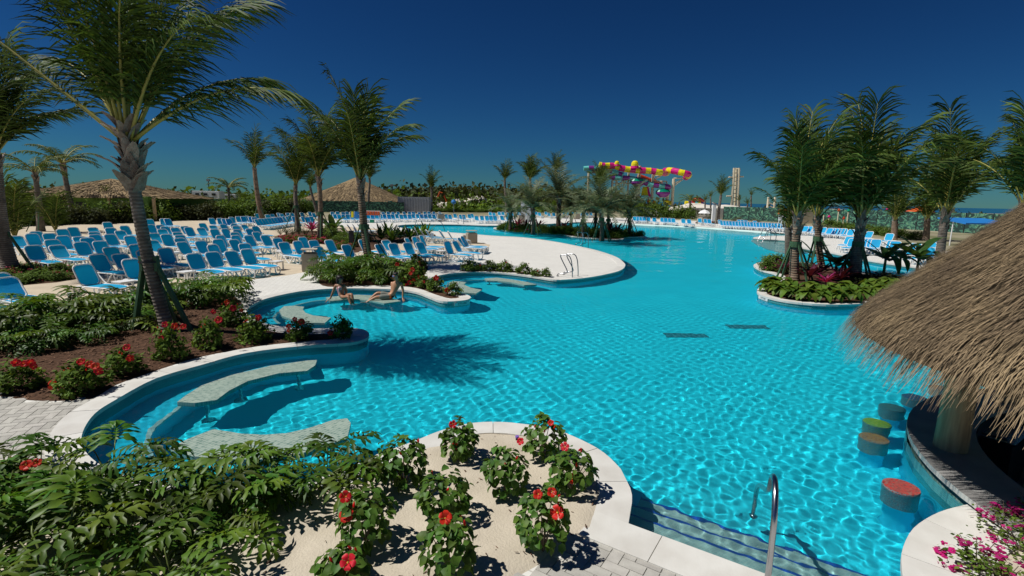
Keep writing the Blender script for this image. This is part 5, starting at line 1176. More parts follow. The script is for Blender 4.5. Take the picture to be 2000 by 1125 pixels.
def nose(t, c, d, m): d = Vector(d).normalized(); c = Vector(c); MB().lathe([(.002, .0), (.016, -.035), (.01, -.045)], 6, c=c + d * .095 + Vector((0, 0, .0))).build('nose', m, t, True); MB().box(c + d * .088 - Vector((0, 0, .075)), (.04, .04, .012)).build('mouth', M('lips', (.3, .08, .06)), t)
nose(man, (.115, .055, .765), (-.75, -.65, 0), SKIN1)
# woman: sitting sideways, right arm propped on the bench end, face turned to the man
wp = at(668, 586, -.085)
J = {'pel': (0, 0, .10), 'waist': (-.03, .03, .25), 'chest': (-.06, .05, .42), 'neck0': (-.06, .05, .545), 'neck1': (-.05, .04, .61), 'head': (-.04, .03, .69), 'crown': (-.045, .035, .785),
     'lsh': (.07, .04, .49), 'lel': (.11, .14, .28), 'lwr': (.05, .20, .08), 'lpa': (.04, .22, .03), 'rsh': (-.20, .03, .49), 'rel': (-.28, -.02, .26), 'rwr': (-.36, -.06, .06), 'rpa': (-.42, -.09, .02),
     'lhip': (.04, .07, .10), 'lkn': (.36, -.10, .22), 'lan': (.44, -.22, -.13), 'lto': (.60, -.27, -.15), 'rhip': (.03, -.08, .09), 'rkn': (.30, -.24, .17), 'ran': (.42, -.34, -.15), 'rto': (.56, -.40, -.17)}
wom, J, bd = person('dark-haired person in a striped one-piece swimsuit propped on the bench end', wp, J, SKIN2, .92); POOLOBJ.append(bd)
sm, nt, p_ = nodes('striped_swimsuit'); p_.inputs['Roughness'].default_value = .7
wv = nt.nodes.new('ShaderNodeTexWave'); wv.inputs['Scale'].default_value = 4.2; wv.inputs['Distortion'].default_value = .6; nt.links.new(coord(nt), wv.inputs['Vector'])
cr = nt.nodes.new('ShaderNodeValToRGB'); cr.color_ramp.interpolation = 'CONSTANT'
for i, (pos, c) in enumerate(((0, (.75, .72, .68)), (.25, (.7, .25, .05)), (.45, (.55, .04, .12)), (.65, (.75, .6, .55)), (.85, (.35, .03, .2)))):
    e_ = cr.color_ramp.elements[i] if i < 2 else cr.color_ramp.elements.new(pos); e_.position = pos; e_.color = (*c, 1)
nt.links.new(wv.outputs['Fac'], cr.inputs[0]); nt.links.new(cr.outputs[0], p_.inputs['Base Color'])
o = skinned('swimsuit', [mid(J['chest'], J['neck0'], .35), J['chest'], J['waist'], J['pel'], mid(J['pel'], J['lhip'], .6), mid(J['pel'], J['rhip'], .6)], [(0, 1), (1, 2), (2, 3), (3, 4), (3, 5)], [(.10, .085), (.147, .118), (.115, .098), (.138, .118), .098, .098], sm, wom, 3); POOLOBJ.append(o)
hat(wom, J, [((-.045, .04, .815), (.07, .085)), ((-.06, .05, .76), (.115, .125)), ((-.09, .06, .68), (.10, .11)), ((-.12, .07, .57), (.085, .075)), ((-.13, .08, .46), (.05, .04))], HAIR, 'hair')
shades(wom, (-.04, .03, .71), (.85, -.45, 0), MAT['dark']); nose(wom, (-.04, .03, .70), (.85, -.45, 0), SKIN2)
# ================================================================== island and bed planting
def blade_mesh(name, L, W, droop, mat, seg=6, fold=.2, rib=True):
    mb = MB(); V = []
    for i in range(seg + 1):
        f = i / seg; x = L * f * (1 - .25 * droop * f); z = L * (.55 * f - droop * f * f); w = W * math.sin(math.pi * min(1, f * .86 + .1)) ** .7 * (1 if f < .98 else .1)
        V += [(x, -w, z + fold * w), (x, 0, z), (x, w, z + fold * w)]
    mb.add(V, [(3 * i + j, 3 * i + j + 1, 3 * i + j + 4, 3 * i + j + 3) for i in range(seg) for j in (0, 1)]); return mb.mesh(name, mat, True)
def round_leaf(seed):
    r = random.Random(seed); mb = MB(); st = [(0, 0, 0), (.05, 0, .12), (.12, 0, .22)]; mb.tube(st, [.008, .007, .006], 4, 1); V = []
    L = .30
    for i in range(7):
        f = i / 6; w = .125 * math.sin(math.pi * min(1, f * .88 + .1)) ** .75 * (1 if f < .97 else .12); z = .22 + .05 * math.sin(f * 2.5) - .20 * f * f
        V += [(.12 + L * f, -w, z + .05 * w / .12 + r.uniform(-.008, .008)), (.12 + L * f, 0, z), (.12 + L * f, w, z + .05 * w / .12 + r.uniform(-.008, .008))]
    mb.add(V, [(3 * i + j, 3 * i + j + 1, 3 * i + j + 4, 3 * i + j + 3) for i in range(6) for j in (0, 1)]); return mb.mesh('leaf', [MAT['broad'], MAT['philostem']], True)
RL = [round_leaf(i) for i in range(3)]
BL = [blade_mesh('leaf', 1.25, .17, .5, MAT['banana'], 8, .25), blade_mesh('leaf', 1.15, .19, .2, MAT['banana'], 8, .2), blade_mesh('leaf', 1.3, .16, .8, MAT['banana'], 8, .3)]
SL = [blade_mesh('leaf', .75, .05, .25, MAT['leaf'], 5, .3), blade_mesh('leaf', .7, .055, .05, MAT['leaf'], 5, .3)]
MAT['cordy'] = M('cordyline_leaf', (.5, .03, .16), (.16, .012, .06), 5, .45, rnd=.4, trans=.25); MAT['cordyd'] = M('dark_cordyline_leaf', (.12, .012, .035), (.05, .01, .015), 5, .45, rnd=.4, trans=.2)
CL_ = blade_mesh('leaf', .5, .04, .3, MAT['cordy'], 5, .3); CD_ = blade_mesh('leaf', .55, .045, .3, MAT['cordyd'], 5, .3)
def rosette(name, label, cat, p, meshes, n, s, group, tilt=(.0, .9), h=0.0, stem=None):
    t = thing(name, label, cat, p, 0, group)
    for i in range(n):
        f = i / n; a = i * 2.39996 + random.uniform(-.2, .2); inst(meshes[i % len(meshes)], 'leaf', t, (0, 0, h * random.uniform(.8, 1)), (random.uniform(-.15, .15), -.75 + tilt[0] + (tilt[1] - tilt[0]) * f, a), s * random.uniform(.75, 1.15))
    if stem: MB().tube([(0, 0, -.05), (0, 0, h)], [stem, stem * .7], 8).build('stem', MAT['banana'] if stem > .05 else MAT['woodstem'], t)
    return t
for i, (x, y) in enumerate(((1497, 570), (1520, 578), (1545, 583), (1572, 588), (1600, 590), (1630, 591), (1660, 590), (1690, 586), (1720, 580), (1510, 565), (1540, 570), (1585, 576), (1620, 580), (1655, 578), (1700, 572), (1735, 566), (1750, 575))):
    rosette('broad_leaved_plant', 'low plant with big rounded yellow-green leaves along the right island edge', 'plant', at(x, y), RL, 26, 1.15 if i > 8 else 1.0, 'big-leaved plants on the right island', (0, 1.0), .06)
for i, (x, y, s, lb) in enumerate(((1630, 545, 1.05, 'banana plant with split leaves between two right island palms'), (1725, 540, 1.4, 'tall dark banana plant behind the swollen-based palm'), (1755, 532, 1.15, 'banana plant next to the tall dark one'), (1790, 535, 1.45, 'banana plant with a long leaf reaching over the bar roof'), (1585, 520, 1.0, 'small banana plant behind the palm at the island tip'))):
    rosette('banana_plant', lb, 'banana plant', at(x, y), BL, 9, s, 'banana plants on the right island', (.25, 1.35), .7 * s, .07)
for i, (x, y) in enumerate(((1612, 562), (1530, 535), (1600, 545), (1640, 556), (1580, 552))):
    rosette('cordyline', ('bright pink cordyline above the big rounded leaves', 'dark red cordyline in the shade of the right island', 'dark red cordyline in the shade of the right island', 'dark red cordyline in the shade of the right island', 'dark red cordyline in the shade of the right island')[i], 'plant', at(x, y), [CL_] if i == 0 else [CD_], 20, 1.1 if i == 0 else 1.5, None if i == 0 else 'dark cordylines on the right island', (.1, 1.0), .25, .03)
def flowery(label, px, py, w, h, fm, group=None, cat='flowering shrub', nf=120, kind='green', name='flowering_shrub', fs=.02):
    p = at(px, py); t = thing(name, label, cat, p, random.uniform(0, 6), group); k = w * p.y / F; hh = h * p.y / F
    inst(random.choice(SH[kind]), 'foliage', t, (0, 0, 0), (0, 0, 0), (k, k, hh * 1.1), kind='stuff'); stems(t, 4, hh * .5, k * .3, rad=.012)
    fl = leafy('blossom', max(6, nf // 7), 7, fs / max(k, .2), MAT[fm], random.randrange(9999), .8, .8, .8, .12); inst(fl, 'blossom', t, (0, 0, hh * .04), (0, 0, 0), (k * 1.04, k * 1.04, hh * 1.18), kind='stuff'); return t
flowery('pink flowering shrub at the far lobe of the right island', 1500, 528, 40, 28, 'petalpink', nf=40, fs=.04); shrub('green shrub at the tip of the far lobe of the right island', 1512, 517, 50, 24)
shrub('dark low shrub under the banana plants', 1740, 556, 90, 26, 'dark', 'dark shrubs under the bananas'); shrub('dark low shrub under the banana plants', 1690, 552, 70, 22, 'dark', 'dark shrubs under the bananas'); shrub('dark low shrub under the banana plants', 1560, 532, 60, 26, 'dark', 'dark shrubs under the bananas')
# middle island undergrowth
for i in range(26):
    f = i / 25; x = 982 + 232 * f; y = 449.5 + 16 * f ** .9 + (i % 2) * -2.2
    shrub('leafy green shrub at the water edge of the middle island', x, y, 24, 14 + (i % 3) * 3, 'green', 'shrubs on the middle island')
for i in range(16):
    shrub('leafy green shrub deep in the middle island', 985 + i * 16, 448 + i * .7, 22, 15, ('dark', 'green')[i % 2], 'inner shrubs on the middle island')
for i, x in enumerate((1225, 1236, 1246, 1252)): shrub('leafy green shrub on the outer lobe of the middle island', x, 461, 18, 12, 'green', 'shrubs on the outer lobe')
for i, (x, y) in enumerate(((1012, 449), (1052, 452), (1102, 455), (1190, 462), (1205, 461), (1028, 451))): rosette('cordyline', 'crimson cordyline among the date palms', 'plant', at(x, y), [CD_, CL_], 16, 2.2, 'cordylines on the middle island', (.1, 1.0), .5, .04)
for i, (x, y) in enumerate(((998, 452), (1010, 453), (1030, 454.5), (1046, 455))): flowery('pink-flowered low shrub at the tip of the middle island', x, y, 14, 7, 'petalpink', 'pink flowers on the middle island', nf=40, fs=.07)
# magenta bed by the near palm, red patch, strap-leaved plants
for i, (x, y, w) in enumerate(((30, 535, 55), (60, 530, 50), (92, 528, 50), (118, 530, 44), (10, 545, 50), (75, 545, 60), (110, 546, 50), (45, 552, 55))): flowery('low magenta bougainvillea spreading under the propped palm', x, y, w, 22, 'petalcrim', 'bougainvillea under the propped palm', nf=130 if y < 540 else 30, fs=.035)
for i in range(12): flowery('low crimson-flowered plant in the patch in front of the palm pair', 548 + (i % 6) * 17, 470 + (i // 6) * 5, 24, 12, 'petalcrim', 'crimson patch before the palms', nf=210, fs=.05)
for i in range(5): flowery('crimson-flowered plant beside the dark post under the palm', 655 + i * 9, 482 + i % 2 * 5, 20, 13, 'petalcrim', 'crimson plants by the dark post', nf=70, fs=.05)
for i in range(3): flowery('crimson plant beside the pale bin of the far deck', 1364 + i * 14, 437, 9, 6, 'petalcrim', 'crimson plants on the far deck', nf=150, fs=.09)
gr = [blade_mesh('leaf', .8, .012, .4, MAT['leafgrey'], 4, .1)]
for i in range(5): rosette('grass_tuft', 'pale ornamental grass tuft behind the crimson patch', 'grass', at(548 + i * 12, 460), gr, 34, 1.3, 'grass tufts behind the crimson patch', (.0, .6), .05)
for i, (x, y) in enumerate(((745, 470), (765, 474), (782, 468), (800, 470), (818, 466), (832, 462), (757, 462))): rosette('strap_leaved_plant', 'strap-leaved plant in the bed between the loungers and the channel', 'plant', at(x, y), SL, 26, 1.6, 'strap-leaved plants by the channel', (.0, .85), .1)
for i, (x, y) in enumerate(((650, 465), (668, 472), (690, 474), (640, 458), (710, 470))): shrub('round green shrub between the two tall palms and the strap-leaved plants', x, y, 34, 22, 'green', 'shrubs under the two tall palms')
rosette('young_palm', 'young fan of broad fronds between the two tall palms', 'plant', at(652, 462), BL, 12, 1.5, None, (.0, .7), .4, .05)
rosette('cordyline', 'pink cordyline beside the palm over the crimson patch', 'plant', at(610, 458), [CL_], 20, 2.4, None, (.1, .9), .4, .04)
p = at(687, 482); t = thing('bollard_light', 'dark square bollard under the palm among crimson plants', 'bollard', p); MB().box((0, 0, .5), (.26, .26, 1.0)).build('post', MAT['dark'], t); MB().box((0, 0, 1.03), (.3, .3, .05)).build('cap', MAT['dark'], t)
# bougainvillea in the front right planter
for i, (x, y, w, h) in enumerate(((1960, 1040, 110, 60), (1905, 1110, 130, 70), (1990, 1075, 100, 60), (1955, 1150, 130, 80), (2030, 1030, 110, 70))):
    p = at(x, y); t = thing('bougainvillea', ('magenta bougainvillea next to the counter end', 'magenta bougainvillea spilling on the round planter edge', 'magenta bougainvillea in the shade by the bar', 'magenta bougainvillea at the foot of the planter', 'magenta bougainvillea half out in the bar shade')[i], 'flowering shrub', p); k = w * p.y / F; hh = h * p.y / F
    inst(leafy('foliage', 30, 8, .05, MAT['leafs'], 300 + i, .8, .6, .5, .16), 'foliage', t, (0, 0, 0), (0, 0, 0), (k, k, hh), kind='stuff')
    inst(leafy('bracts', 14, 7, .05, MAT['petalpink'], 320 + i, .85, .8, .85, .09), 'bracts', t, (0, 0, .02), (0, 0, 0), (k * 1.05, k * 1.05, hh * 1.05), kind='stuff'); stems(t, 8, hh, k * .5, rad=.006)

# ================================================================== hedges and scrub behind
for i in range(24):
    x = 60 + i * 22 + random.uniform(-5, 5); y = 440 - .036 * (x - 60) + random.uniform(-1, 2); shrub('dense green shrub in the hedge behind the staggered lounger rows', x, y, 46, random.uniform(30, 48), random.choice(('green', 'dark', 'green')), 'hedge behind the lounger rows')
for i in range(13): shrub('silvery shrub in the low hedge left of the palm trio', 305 + i * 17, 424 - i * .3, 32, random.uniform(20, 27), 'grey', 'silvery hedge')
for i in range(16):
    x = 400 + i * 13; shrub('tall dark green shrub in front of the left fence end', x + random.uniform(-4, 4), 415, 26, random.uniform(20, 34), 'green', 'tall hedge by the fence')
for i in range(36): shrub('clipped low hedge plant along the far deck', 740 + i * 7, 413.5 + i * .06, 13, 8, 'green', 'clipped hedge along the far deck')
for i in range(9): shrub('big round sea-grape bush behind the beach loungers', 1232 + i * 14, 424 + i * .45, 28, random.uniform(24, 34), 'green', 'sea-grape bushes behind the beach')
for i in range(6): shrub('dry scrub bush by the right fence', 1385 + (i % 2) * 10 + i * 45, 432 + i * 4, 20, 14, 'grey', 'scrub bushes by the right fence')
for i in range(8): shrub('bush before the right fence above the banana plants', 1620 + i * 24, 446 + i * 3.2, 34, 20, 'green', 'bushes before the right fence')
for i, (x, y, s) in enumerate(((30, 470, 1.8), (110, 455, 1.5), (60, 440, 1.6), (215, 428, 1.6), (330, 420, 1.5), (470, 414, 1.6))): rosette('young_palm', 'clump of young palm fronds growing in the hedge', 'plant', at(x, y), [CROWN['cocoL'][k] for k in (2, 4, 6, 8)], 9, s * .75, 'young palms in the hedge', (.6, 1.1), .1, .06)
# scrubby hill with limestone cuts
def hill(name, x0, x1, y0, y1, hgt, mat, seed, nx=60, ny=24):
    X, Y = np.meshgrid(np.linspace(x0, x1, nx), np.linspace(y0, y1, ny)); u = (X - x0) / (x1 - x0); v = (Y - y0) / (y1 - y0)
    Z = hgt * np.clip(np.sin(np.pi * u), 0, 1) ** .6 * np.clip(v * 2.2, 0, 1) ** .8 * (.8 + .2 * lump(X, Y, seed, 12, 6, 30)) - .3; idx = np.arange(nx * ny).reshape(ny, nx)
    Q = np.stack([idx[:-1, :-1], idx[:-1, 1:], idx[1:, 1:], idx[1:, :-1]], -1).reshape(-1, 4)
    inst(npmesh(name, np.stack([X, Y, Z], -1).reshape(-1, 3), Q, mat, smooth=True), name, kind='structure'); return lambda x, y: float(np.interp(0, [0], [0])) + hgt * max(0, math.sin(math.pi * (x - x0) / (x1 - x0))) ** .6 * min(1, max(0, (y - y0) / (y1 - y0) * 2.2)) ** .8 * .8 - .3
MAT['hillmat'] = M('scrub_hill_soil', (.17, .15, .085), (.5, .44, .34), .09, .95, .5, 2, spec=.1, contrast=(.48, .62))
hz = hill('scrub_hill', -60, 45, 135, 215, 5.2, MAT['hillmat'], 3)
def mass(name, label, n, xr, yr, hfun, sz, mat, seed, hh=1.0):
    r = np.random.default_rng(seed); V = []; Q = []; rv = []
    c = np.c_[r.uniform(*xr, n), r.uniform(*yr, n)]; per = 46
    for i in range(n):
        s = sz * r.uniform(.6, 1.5); P = r.normal(size=(per, 3)) * np.array([.45, .45, .35 * hh]) * s; P[:, 2] = np.abs(P[:, 2]) + hfun(c[i, 0], c[i, 1]) + .05; P[:, :2] += c[i]
        a = unit(r.normal(size=(per, 3))); b = unit(np.cross(a, r.normal(size=(per, 3)))); q = s * .17 * r.uniform(.6, 1.3, per)[:, None]
        V.append(np.stack([P - a * q, P + b * q * .7, P + a * q, P - b * q * .7], 1).reshape(-1, 3)); rv.append(np.full(per * 4, np.clip(r.normal(.5, .25), 0, 1)))
    V = np.vstack(V); o = inst(npmesh(name, V, np.arange(len(V)).reshape(-1, 4), mat, rnd=np.concatenate(rv)), name, kind='stuff'); o['label'] = label; o['category'] = 'scrub'; return o
mass('hill_scrub', 'green and grey scrub covering the hill behind the far loungers', 420, (-58, 42), (138, 200), hz, 3.4, MAT['leafdark'], 1)
mass('hill_scrub', 'lighter green bushes on the near slope of the scrubby hill', 180, (-55, 10), (128, 160), lambda x, y: hz(x, max(y, 136)), 2.8, MAT['leafs'], 2)
mass('far_woodland', 'dark low woodland along the horizon left of the pavilion', 520, (-190, -20), (120, 230), lambda x, y: -.3, 3.3, MAT['leafs'], 3, 1.1)
mass('far_woodland', 'dark tree line far behind the left thatched roof', 300, (-260, -95), (110, 200), lambda x, y: -.3, 3.4, MAT['leafdark'], 4, 1.1)
mass('shore_scrub', 'sparse scrub behind the sand heaps towards the sea', 120, (40, 170), (110, 200), lambda x, y: 0, 2.2, MAT['leafdark'], 5)
for x0, x1, y0, y1, h_, sd in ((34, 78, 112, 150, 3.2, 5), (62, 100, 118, 150, 2.6, 6)): hill('sand_heap', x0, x1, y0, y1, h_, MAT['whitesand'], sd)
for i, (x, y, w, h_) in enumerate(((858, 403, 34, 12), (905, 398, 26, 14), (935, 392, 24, 10), (955, 403, 20, 9))):
    p = atY(x, y, 134 + i * 4); mb = MB(); r = random.Random(i)
    for k in range(14): mb.box((r.uniform(-.5, .5) * w * .13, r.uniform(-1, 1), r.uniform(0, .5) * h_ * .1), (r.uniform(.6, 1.8), r.uniform(.6, 1.4), r.uniform(.4, 1.1)), 0, Matrix.Rotation(r.uniform(0, 3), 3, (r.random(), r.random(), 1)))
    o = mb.build('limestone_rubble', MAT['whitesand'], loc=p); tag(o, 'heap of pale limestone rubble on the scrubby hill', 'rocks', 'rubble on the hill')

# ================================================================== fences with leaf print
def fence_mat():
    m, nt, p = nodes('leaf_print_mesh'); p.inputs['Roughness'].default_value = .8
    mp = nt.nodes.new('ShaderNodeMapping'); nt.links.new(coord(nt), mp.inputs[0]); mp.inputs['Scale'].default_value = (.5, .5, .7)
    v = nt.nodes.new('ShaderNodeTexNoise'); v.inputs['Scale'].default_value = 1.5; v.inputs['Detail'].default_value = 1.5; v.inputs['Distortion'].default_value = 3.5
    g = nt.nodes.new('ShaderNodeNewGeometry'); nt.links.new(g.outputs['Position'], mp.inputs[0]); nt.links.new(mp.outputs[0], v.inputs['Vector'])
    c = mixc(nt, ramp(nt, v.outputs['Fac'], .48, .54), (.012, .04, .033), (.05, .17, .12)); c = mixc(nt, ramp(nt, v.outputs['Fac'], .60, .64), c, (.13, .30, .17)); nt.links.new(c, p.inputs['Base Color']); return m
MAT['fence'] = fence_mat()
def fence(label, a, b, h, n):
    a, b = Vector(a), Vector(b); t = thing('leaf_print_fence', label, 'fence', a); d = b - a; L = d.length; rz = math.atan2(d.y, d.x)
    for k in range(n):
        c = d * ((k + .5) / n); o = MB().box((0, 0, h / 2), (L / n - .06, .03, h)).build('panel', MAT['fence'], t); o.location = c; o.rotation_euler = (0, 0, rz)
    for k in range(n + 1): o = MB().box((0, 0, h / 2), (.08, .08, h + .1)).build('post', MAT['dark'], t); o.location = d * (k / n) + Vector((0, .06, 0))
fence('leaf-print mesh fence under the thatched pavilion roof', (-62, 101, 0), (-22, 104, 0), 2.2, 12)
fence('pale green mesh fence in front of the left thatched building', (-100, 75, 0), (-62, 101, 0), 2.1, 10)
fence('leaf-print mesh fence behind the right beach loungers', (43, 106, 0), (56, 88, 0), 2.6, 8); fence('leaf-print mesh fence behind the right deck and banana plants', (56, 88, 0), (62, 55, 0), 2.6, 10)

# ================================================================== buildings
def hip_roof(label, c, w, d, ze, za, wallm, name='thatched_pavilion', rz=0.0, wall_in=.82):
    t = thing(name, label, 'building', (c[0], c[1], 0), rz); mb = MB(); n = 28; V = []; rings = 7
    for k in range(rings):
        f = k / (rings - 1); 
        for i in range(n):
            a = 2 * math.pi * i / n; e = (abs(math.cos(a)) ** 3 + abs(math.sin(a)) ** 3) ** (-1 / 3)
            V.append((math.cos(a) * w / 2 * e * (1 - f * .97), math.sin(a) * d / 2 * e * (1 - f * .97), ze + (za - ze) * f + random.uniform(-.06, .06)))
    V.append((0, 0, za + .1)); Fs = [(k * n + i, k * n + (i + 1) % n, (k + 1) * n + (i + 1) % n, (k + 1) * n + i) for k in range(rings - 1) for i in range(n)] + [((rings - 1) * n + i, (rings - 1) * n + (i + 1) % n, rings * n) for i in range(n)]
    mb.add(V, Fs).build('roof', MAT['farthatch'], t)
    r = np.random.default_rng(int(abs(c[0]))); m = 5200; a = r.uniform(0, 6.283, m); f = np.sqrt(r.uniform(0, 1, m)); e = (np.abs(np.cos(a)) ** 3 + np.abs(np.sin(a)) ** 3) ** (-1 / 3)
    P = np.c_[np.cos(a) * w / 2 * e * f, np.sin(a) * d / 2 * e * f, za - (za - ze) * f + .08]; q = np.c_[np.cos(a) * w / 2, np.sin(a) * d / 2, np.full(m, -(za - ze))]; q = unit(q) * r.uniform(.4, .9, m)[:, None]; tn = np.c_[-np.sin(a), np.cos(a), 0 * a] * .045
    VV = np.stack([P - tn, P + tn, P + q + tn, P + q - tn], 1).reshape(-1, 3); VV[2::4, 2] += .08; VV[3::4, 2] += .08
    inst(npmesh('thatch', VV, np.arange(m * 4).reshape(-1, 4), MAT['thatch'], rnd=np.repeat(r.uniform(0, 1, m), 4)), 'thatch', t.children[0], kind='stuff')
    W, D = w * wall_in, d * wall_in
    MB().box((0, 0, ze / 2 + .1), (W, D, ze + .2)).build('wall', wallm, t)
    for k in range(6): MB().box((-W / 2 + W * (k + .5) / 6, -D / 2 - .05, ze * .55), (W / 6 * .5, .08, ze * .45)).build('window', MAT['dark'], t)
    for k in range(5): MB().box((-w * .46 + w * .92 * k / 4, -d * .45, ze / 2), (.25, .25, ze)).build('post', MAT['post'], t)
    return t
MAT['greenwall'] = M('green_wall', (.12, .24, .035), (.09, .19, .03), 1, .7); MAT['teal'] = M('teal_panel', (.03, .22, .18), (.02, .17, .14), 1, .6)
pk = atY(217, 349, 66); hip_roof('low wide thatched roof with green walls behind the left hedge', (pk.x, 66), 22, 16, 2.55, 4.75, MAT['greenwall'])
pk = atY(695, 346, 116); hip_roof('thatched pavilion roof behind the leaf-print fence', (pk.x, 116), 23, 17, 2.2, 7.2, MAT['teal'])
t = thing('service_hut', 'flat-roofed grey hut at the left behind young palms', 'building', atY(22, 412, 58)); t.location.z = 0
MB().box((0, 0, 1.0), (5, 4, 2.0)).build('wall', MAT['dark'], t); MB().box((0, 0, 2.1), (5.6, 4.6, .16)).build('roof', M('grey_roof', (.4, .42, .44)), t); MB().box((0, -2.04, 1.35), (4.4, .06, .5)).build('window', MAT['counter'], t)
t = thing('thatched_hut', 'small thatched lean-to beside the grey hut', 'building', (t.location.x + 1.5, 54, 0)); MB().add([(-2.5, -1.5, .9), (2.5, -1.5, .9), (2.2, 1.5, 1.9), (-2.2, 1.5, 1.9)], [(0, 1, 2, 3)]).build('roof', MAT['farthatch'], t)
for x_ in (-2, 2): MB().box((x_, -1.2, .45), (.12, .12, .9)).build('post', MAT['post'], t)
def trailer(label, px, py, Y, w, h):
    p = atY(px, py, Y); t = thing('trailer', label, 'trailer', (p.x, Y, p.z)); MB().box((0, 0, h / 2 + .5), (w, 2.4, h)).build('body', MAT['white'], t); MB().box((0, 0, h + .55), (w * .96, 2.2, .12)).build('roof', MAT['white'], t)
    for k in range(3): MB().box((-w * .3 + k * w * .3, -1.22, h * .6 + .5), (w * .14, .05, h * .3)).build('window', MAT['dark'], t)
    for k in (-1, 1): o = MB().lathe([(.0, -.12), (.38, -.12), (.38, .12), (.0, .12)], 14).build('wheel', MAT['dark'], t); o.location = (k * w * .25, -1.1, .38); o.rotation_euler = (math.pi / 2, 0, 0)
    MB().box((0, 0, -1.2), (w * .6, 1.6, 3.2)).build('bank', MAT['terrain'], t)
trailer('long white trailer beyond the grey hedge', 408, 392, 125, 6.5, 1.7); trailer('small white trailer right of the long one', 448, 394, 130, 4.5, 1.3)
p = atY(810, 414, 108); t = thing('shipping_container', 'grey site container right of the pavilion', 'container', (p.x, 108, 0)); MB().box((0, 0, 1.7), (6.5, 2.6, 3.2)).build('body', M('grey_panel', (.36, .38, .42), (.3, .32, .36)), t)
for k in range(12): MB().box((-3.1 + k * .56, -1.33, 1.7), (.25, .06, 3.0)).build('rib', M('grey_rib', (.33, .35, .39)) if k == 0 else bpy.data.materials['grey_rib'], t)
MB().box((0, 0, .08), (6.2, 2.3, .16)).build('skid', MAT['dark'], t)
ORG = M('orange_paint', (.62, .11, .02), (.5, .08, .02), 2, .5); BLU = M('blue_paint', (.02, .2, .55), (.02, .16, .45), 2, .5)
p = atY(832, 413, 110); t = thing('utility_tractor', 'dark utility tractor with orange parts beside the grey container', 'tractor', (p.x, 110, 0))
MB().box((0, 0, 1.0), (2.2, 1.3, .8)).build('body', M('navy_paint', (.02, .03, .1)), t); MB().box((.2, 0, 1.9), (1.2, 1.2, 1.0)).build('cab', ORG, t); MB().box((0, 0, 2.5), (2.4, 1.5, .14)).build('canopy', BLU, t)
for x_, r_ in ((-.8, .4), (.7, .62)):
    for y_ in (-.65, .65): o = MB().lathe([(.12, -.14), (r_, -.14), (r_, .14), (.12, .14)], 16).build('wheel', MAT['dark'], t); o.location = (x_, y_, r_); o.rotation_euler = (math.pi / 2, 0, 0)
p = atY(862, 394, 140); t = thing('excavator', 'orange excavator arm rising out of the scrub', 'excavator', (p.x, 140, p.z - .4))
MB().tube([(-.9, 0, 1.6), (-.4, 0, 2.9), (.5, 0, 2.6)], [.2, .26, .22], 6).build('stick', ORG, t); MB().tube([(.5, 0, 2.6), (1.2, 0, 1.2), (1.5, 0, .2)], [.25, .28, .3], 6).build('boom', ORG, t); MB().box((-1.0, 0, 1.35), (.5, .6, .6)).build('bucket', ORG, t); MB().box((2.0, 0, -.2), (1.8, 1.6, 1.0)).build('house', ORG, t); MB().box((2.0, 0, -.95), (2.4, 1.8, .5)).build('track', MAT['dark'], t)
for i, (x, y0, y1) in enumerate(((410, 392, 352), (766, 392, 362))):
    p = atY(x, y0, 130); q = atY(x, y1, 130); t = thing('light_mast', ('thin mast with a lamp head beyond the hedge', 'thin mast beside the pavilion roof')[i], 'mast', (p.x, 130, 0)); MB().tube([(0, 0, 0), (0, 0, q.z)], .12, 6).build('pole', MAT['dark'], t); MB().box((0, 0, q.z), (.7, .5, .5)).build('lamp_head', MAT['counter'], t)

# ================================================================== slides and towers
YS = 150.0
def colmat(n, c): return M(n, c, tuple(x * .85 for x in c), 1, .3, spec=.5)
YEL, MAG, TUR, PUR, GRN, RED = colmat('slide_yellow', (.80, .68, .01)), colmat('slide_magenta', (.62, .015, .20)), colmat('slide_turquoise', (.16, .62, .56)), colmat('slide_purple', (.22, .03, .26)), colmat('slide_green', (.0, .28, .16)), colmat('slide_red', (.55, .06, .02))
def slide(label, path, r, mats, nseg, group=None, Y=YS, tops=()):
    P = catmull3([atY(x, y, Y + (dz[0] if dz else 0)) for x, y, *dz in path], 12); b = P[0].copy(); t = thing('water_slide', label, 'water slide', (b.x, b.y, 0), 0, group)
    n = len(P); 
    for k in range(nseg):
        i0, i1 = k * (n - 1) // nseg, (k + 1) * (n - 1) // nseg
        if i1 - i0 < 1: continue
        seg = [p - Vector((b.x, b.y, 0)) for p in P[i0:i1 + 1]]; MB().tube(seg, [r * 1.06] + [r] * (len(seg) - 2) + [r * 1.06], 12).build('tube_section', mats[k % len(mats)], t, False)
    return t
s1 = slide('big yellow and magenta striped tube slide snaking along the top of the tower', [(1170, 322), (1180, 324), (1198, 324), (1215, 329), (1235, 332), (1252, 333), (1272, 334), (1290, 337), (1302, 338, 6), (1298, 334, 9), (1310, 333, 3), (1330, 337), (1345, 341), (1340, 346, 3)], .88, [YEL, MAG], 24)
for (x, y, r_) in ((1240, 321, 1.05), (1205, 319, .7)):
    c = atY(x, y, YS - .6) - s1.location; MB().lathe([(1.0 * r_, -.5 * r_), (1.0 * r_, 0), (.85 * r_, .55 * r_), (.5 * r_, .9 * r_), (.0, 1.02 * r_)], 14, c=c).build('dome', YEL, s1, False); MB().lathe([(1.25 * r_, -1.1 * r_), (1.05 * r_, -.45 * r_)], 14, c=c).build('collar', MAG, s1)
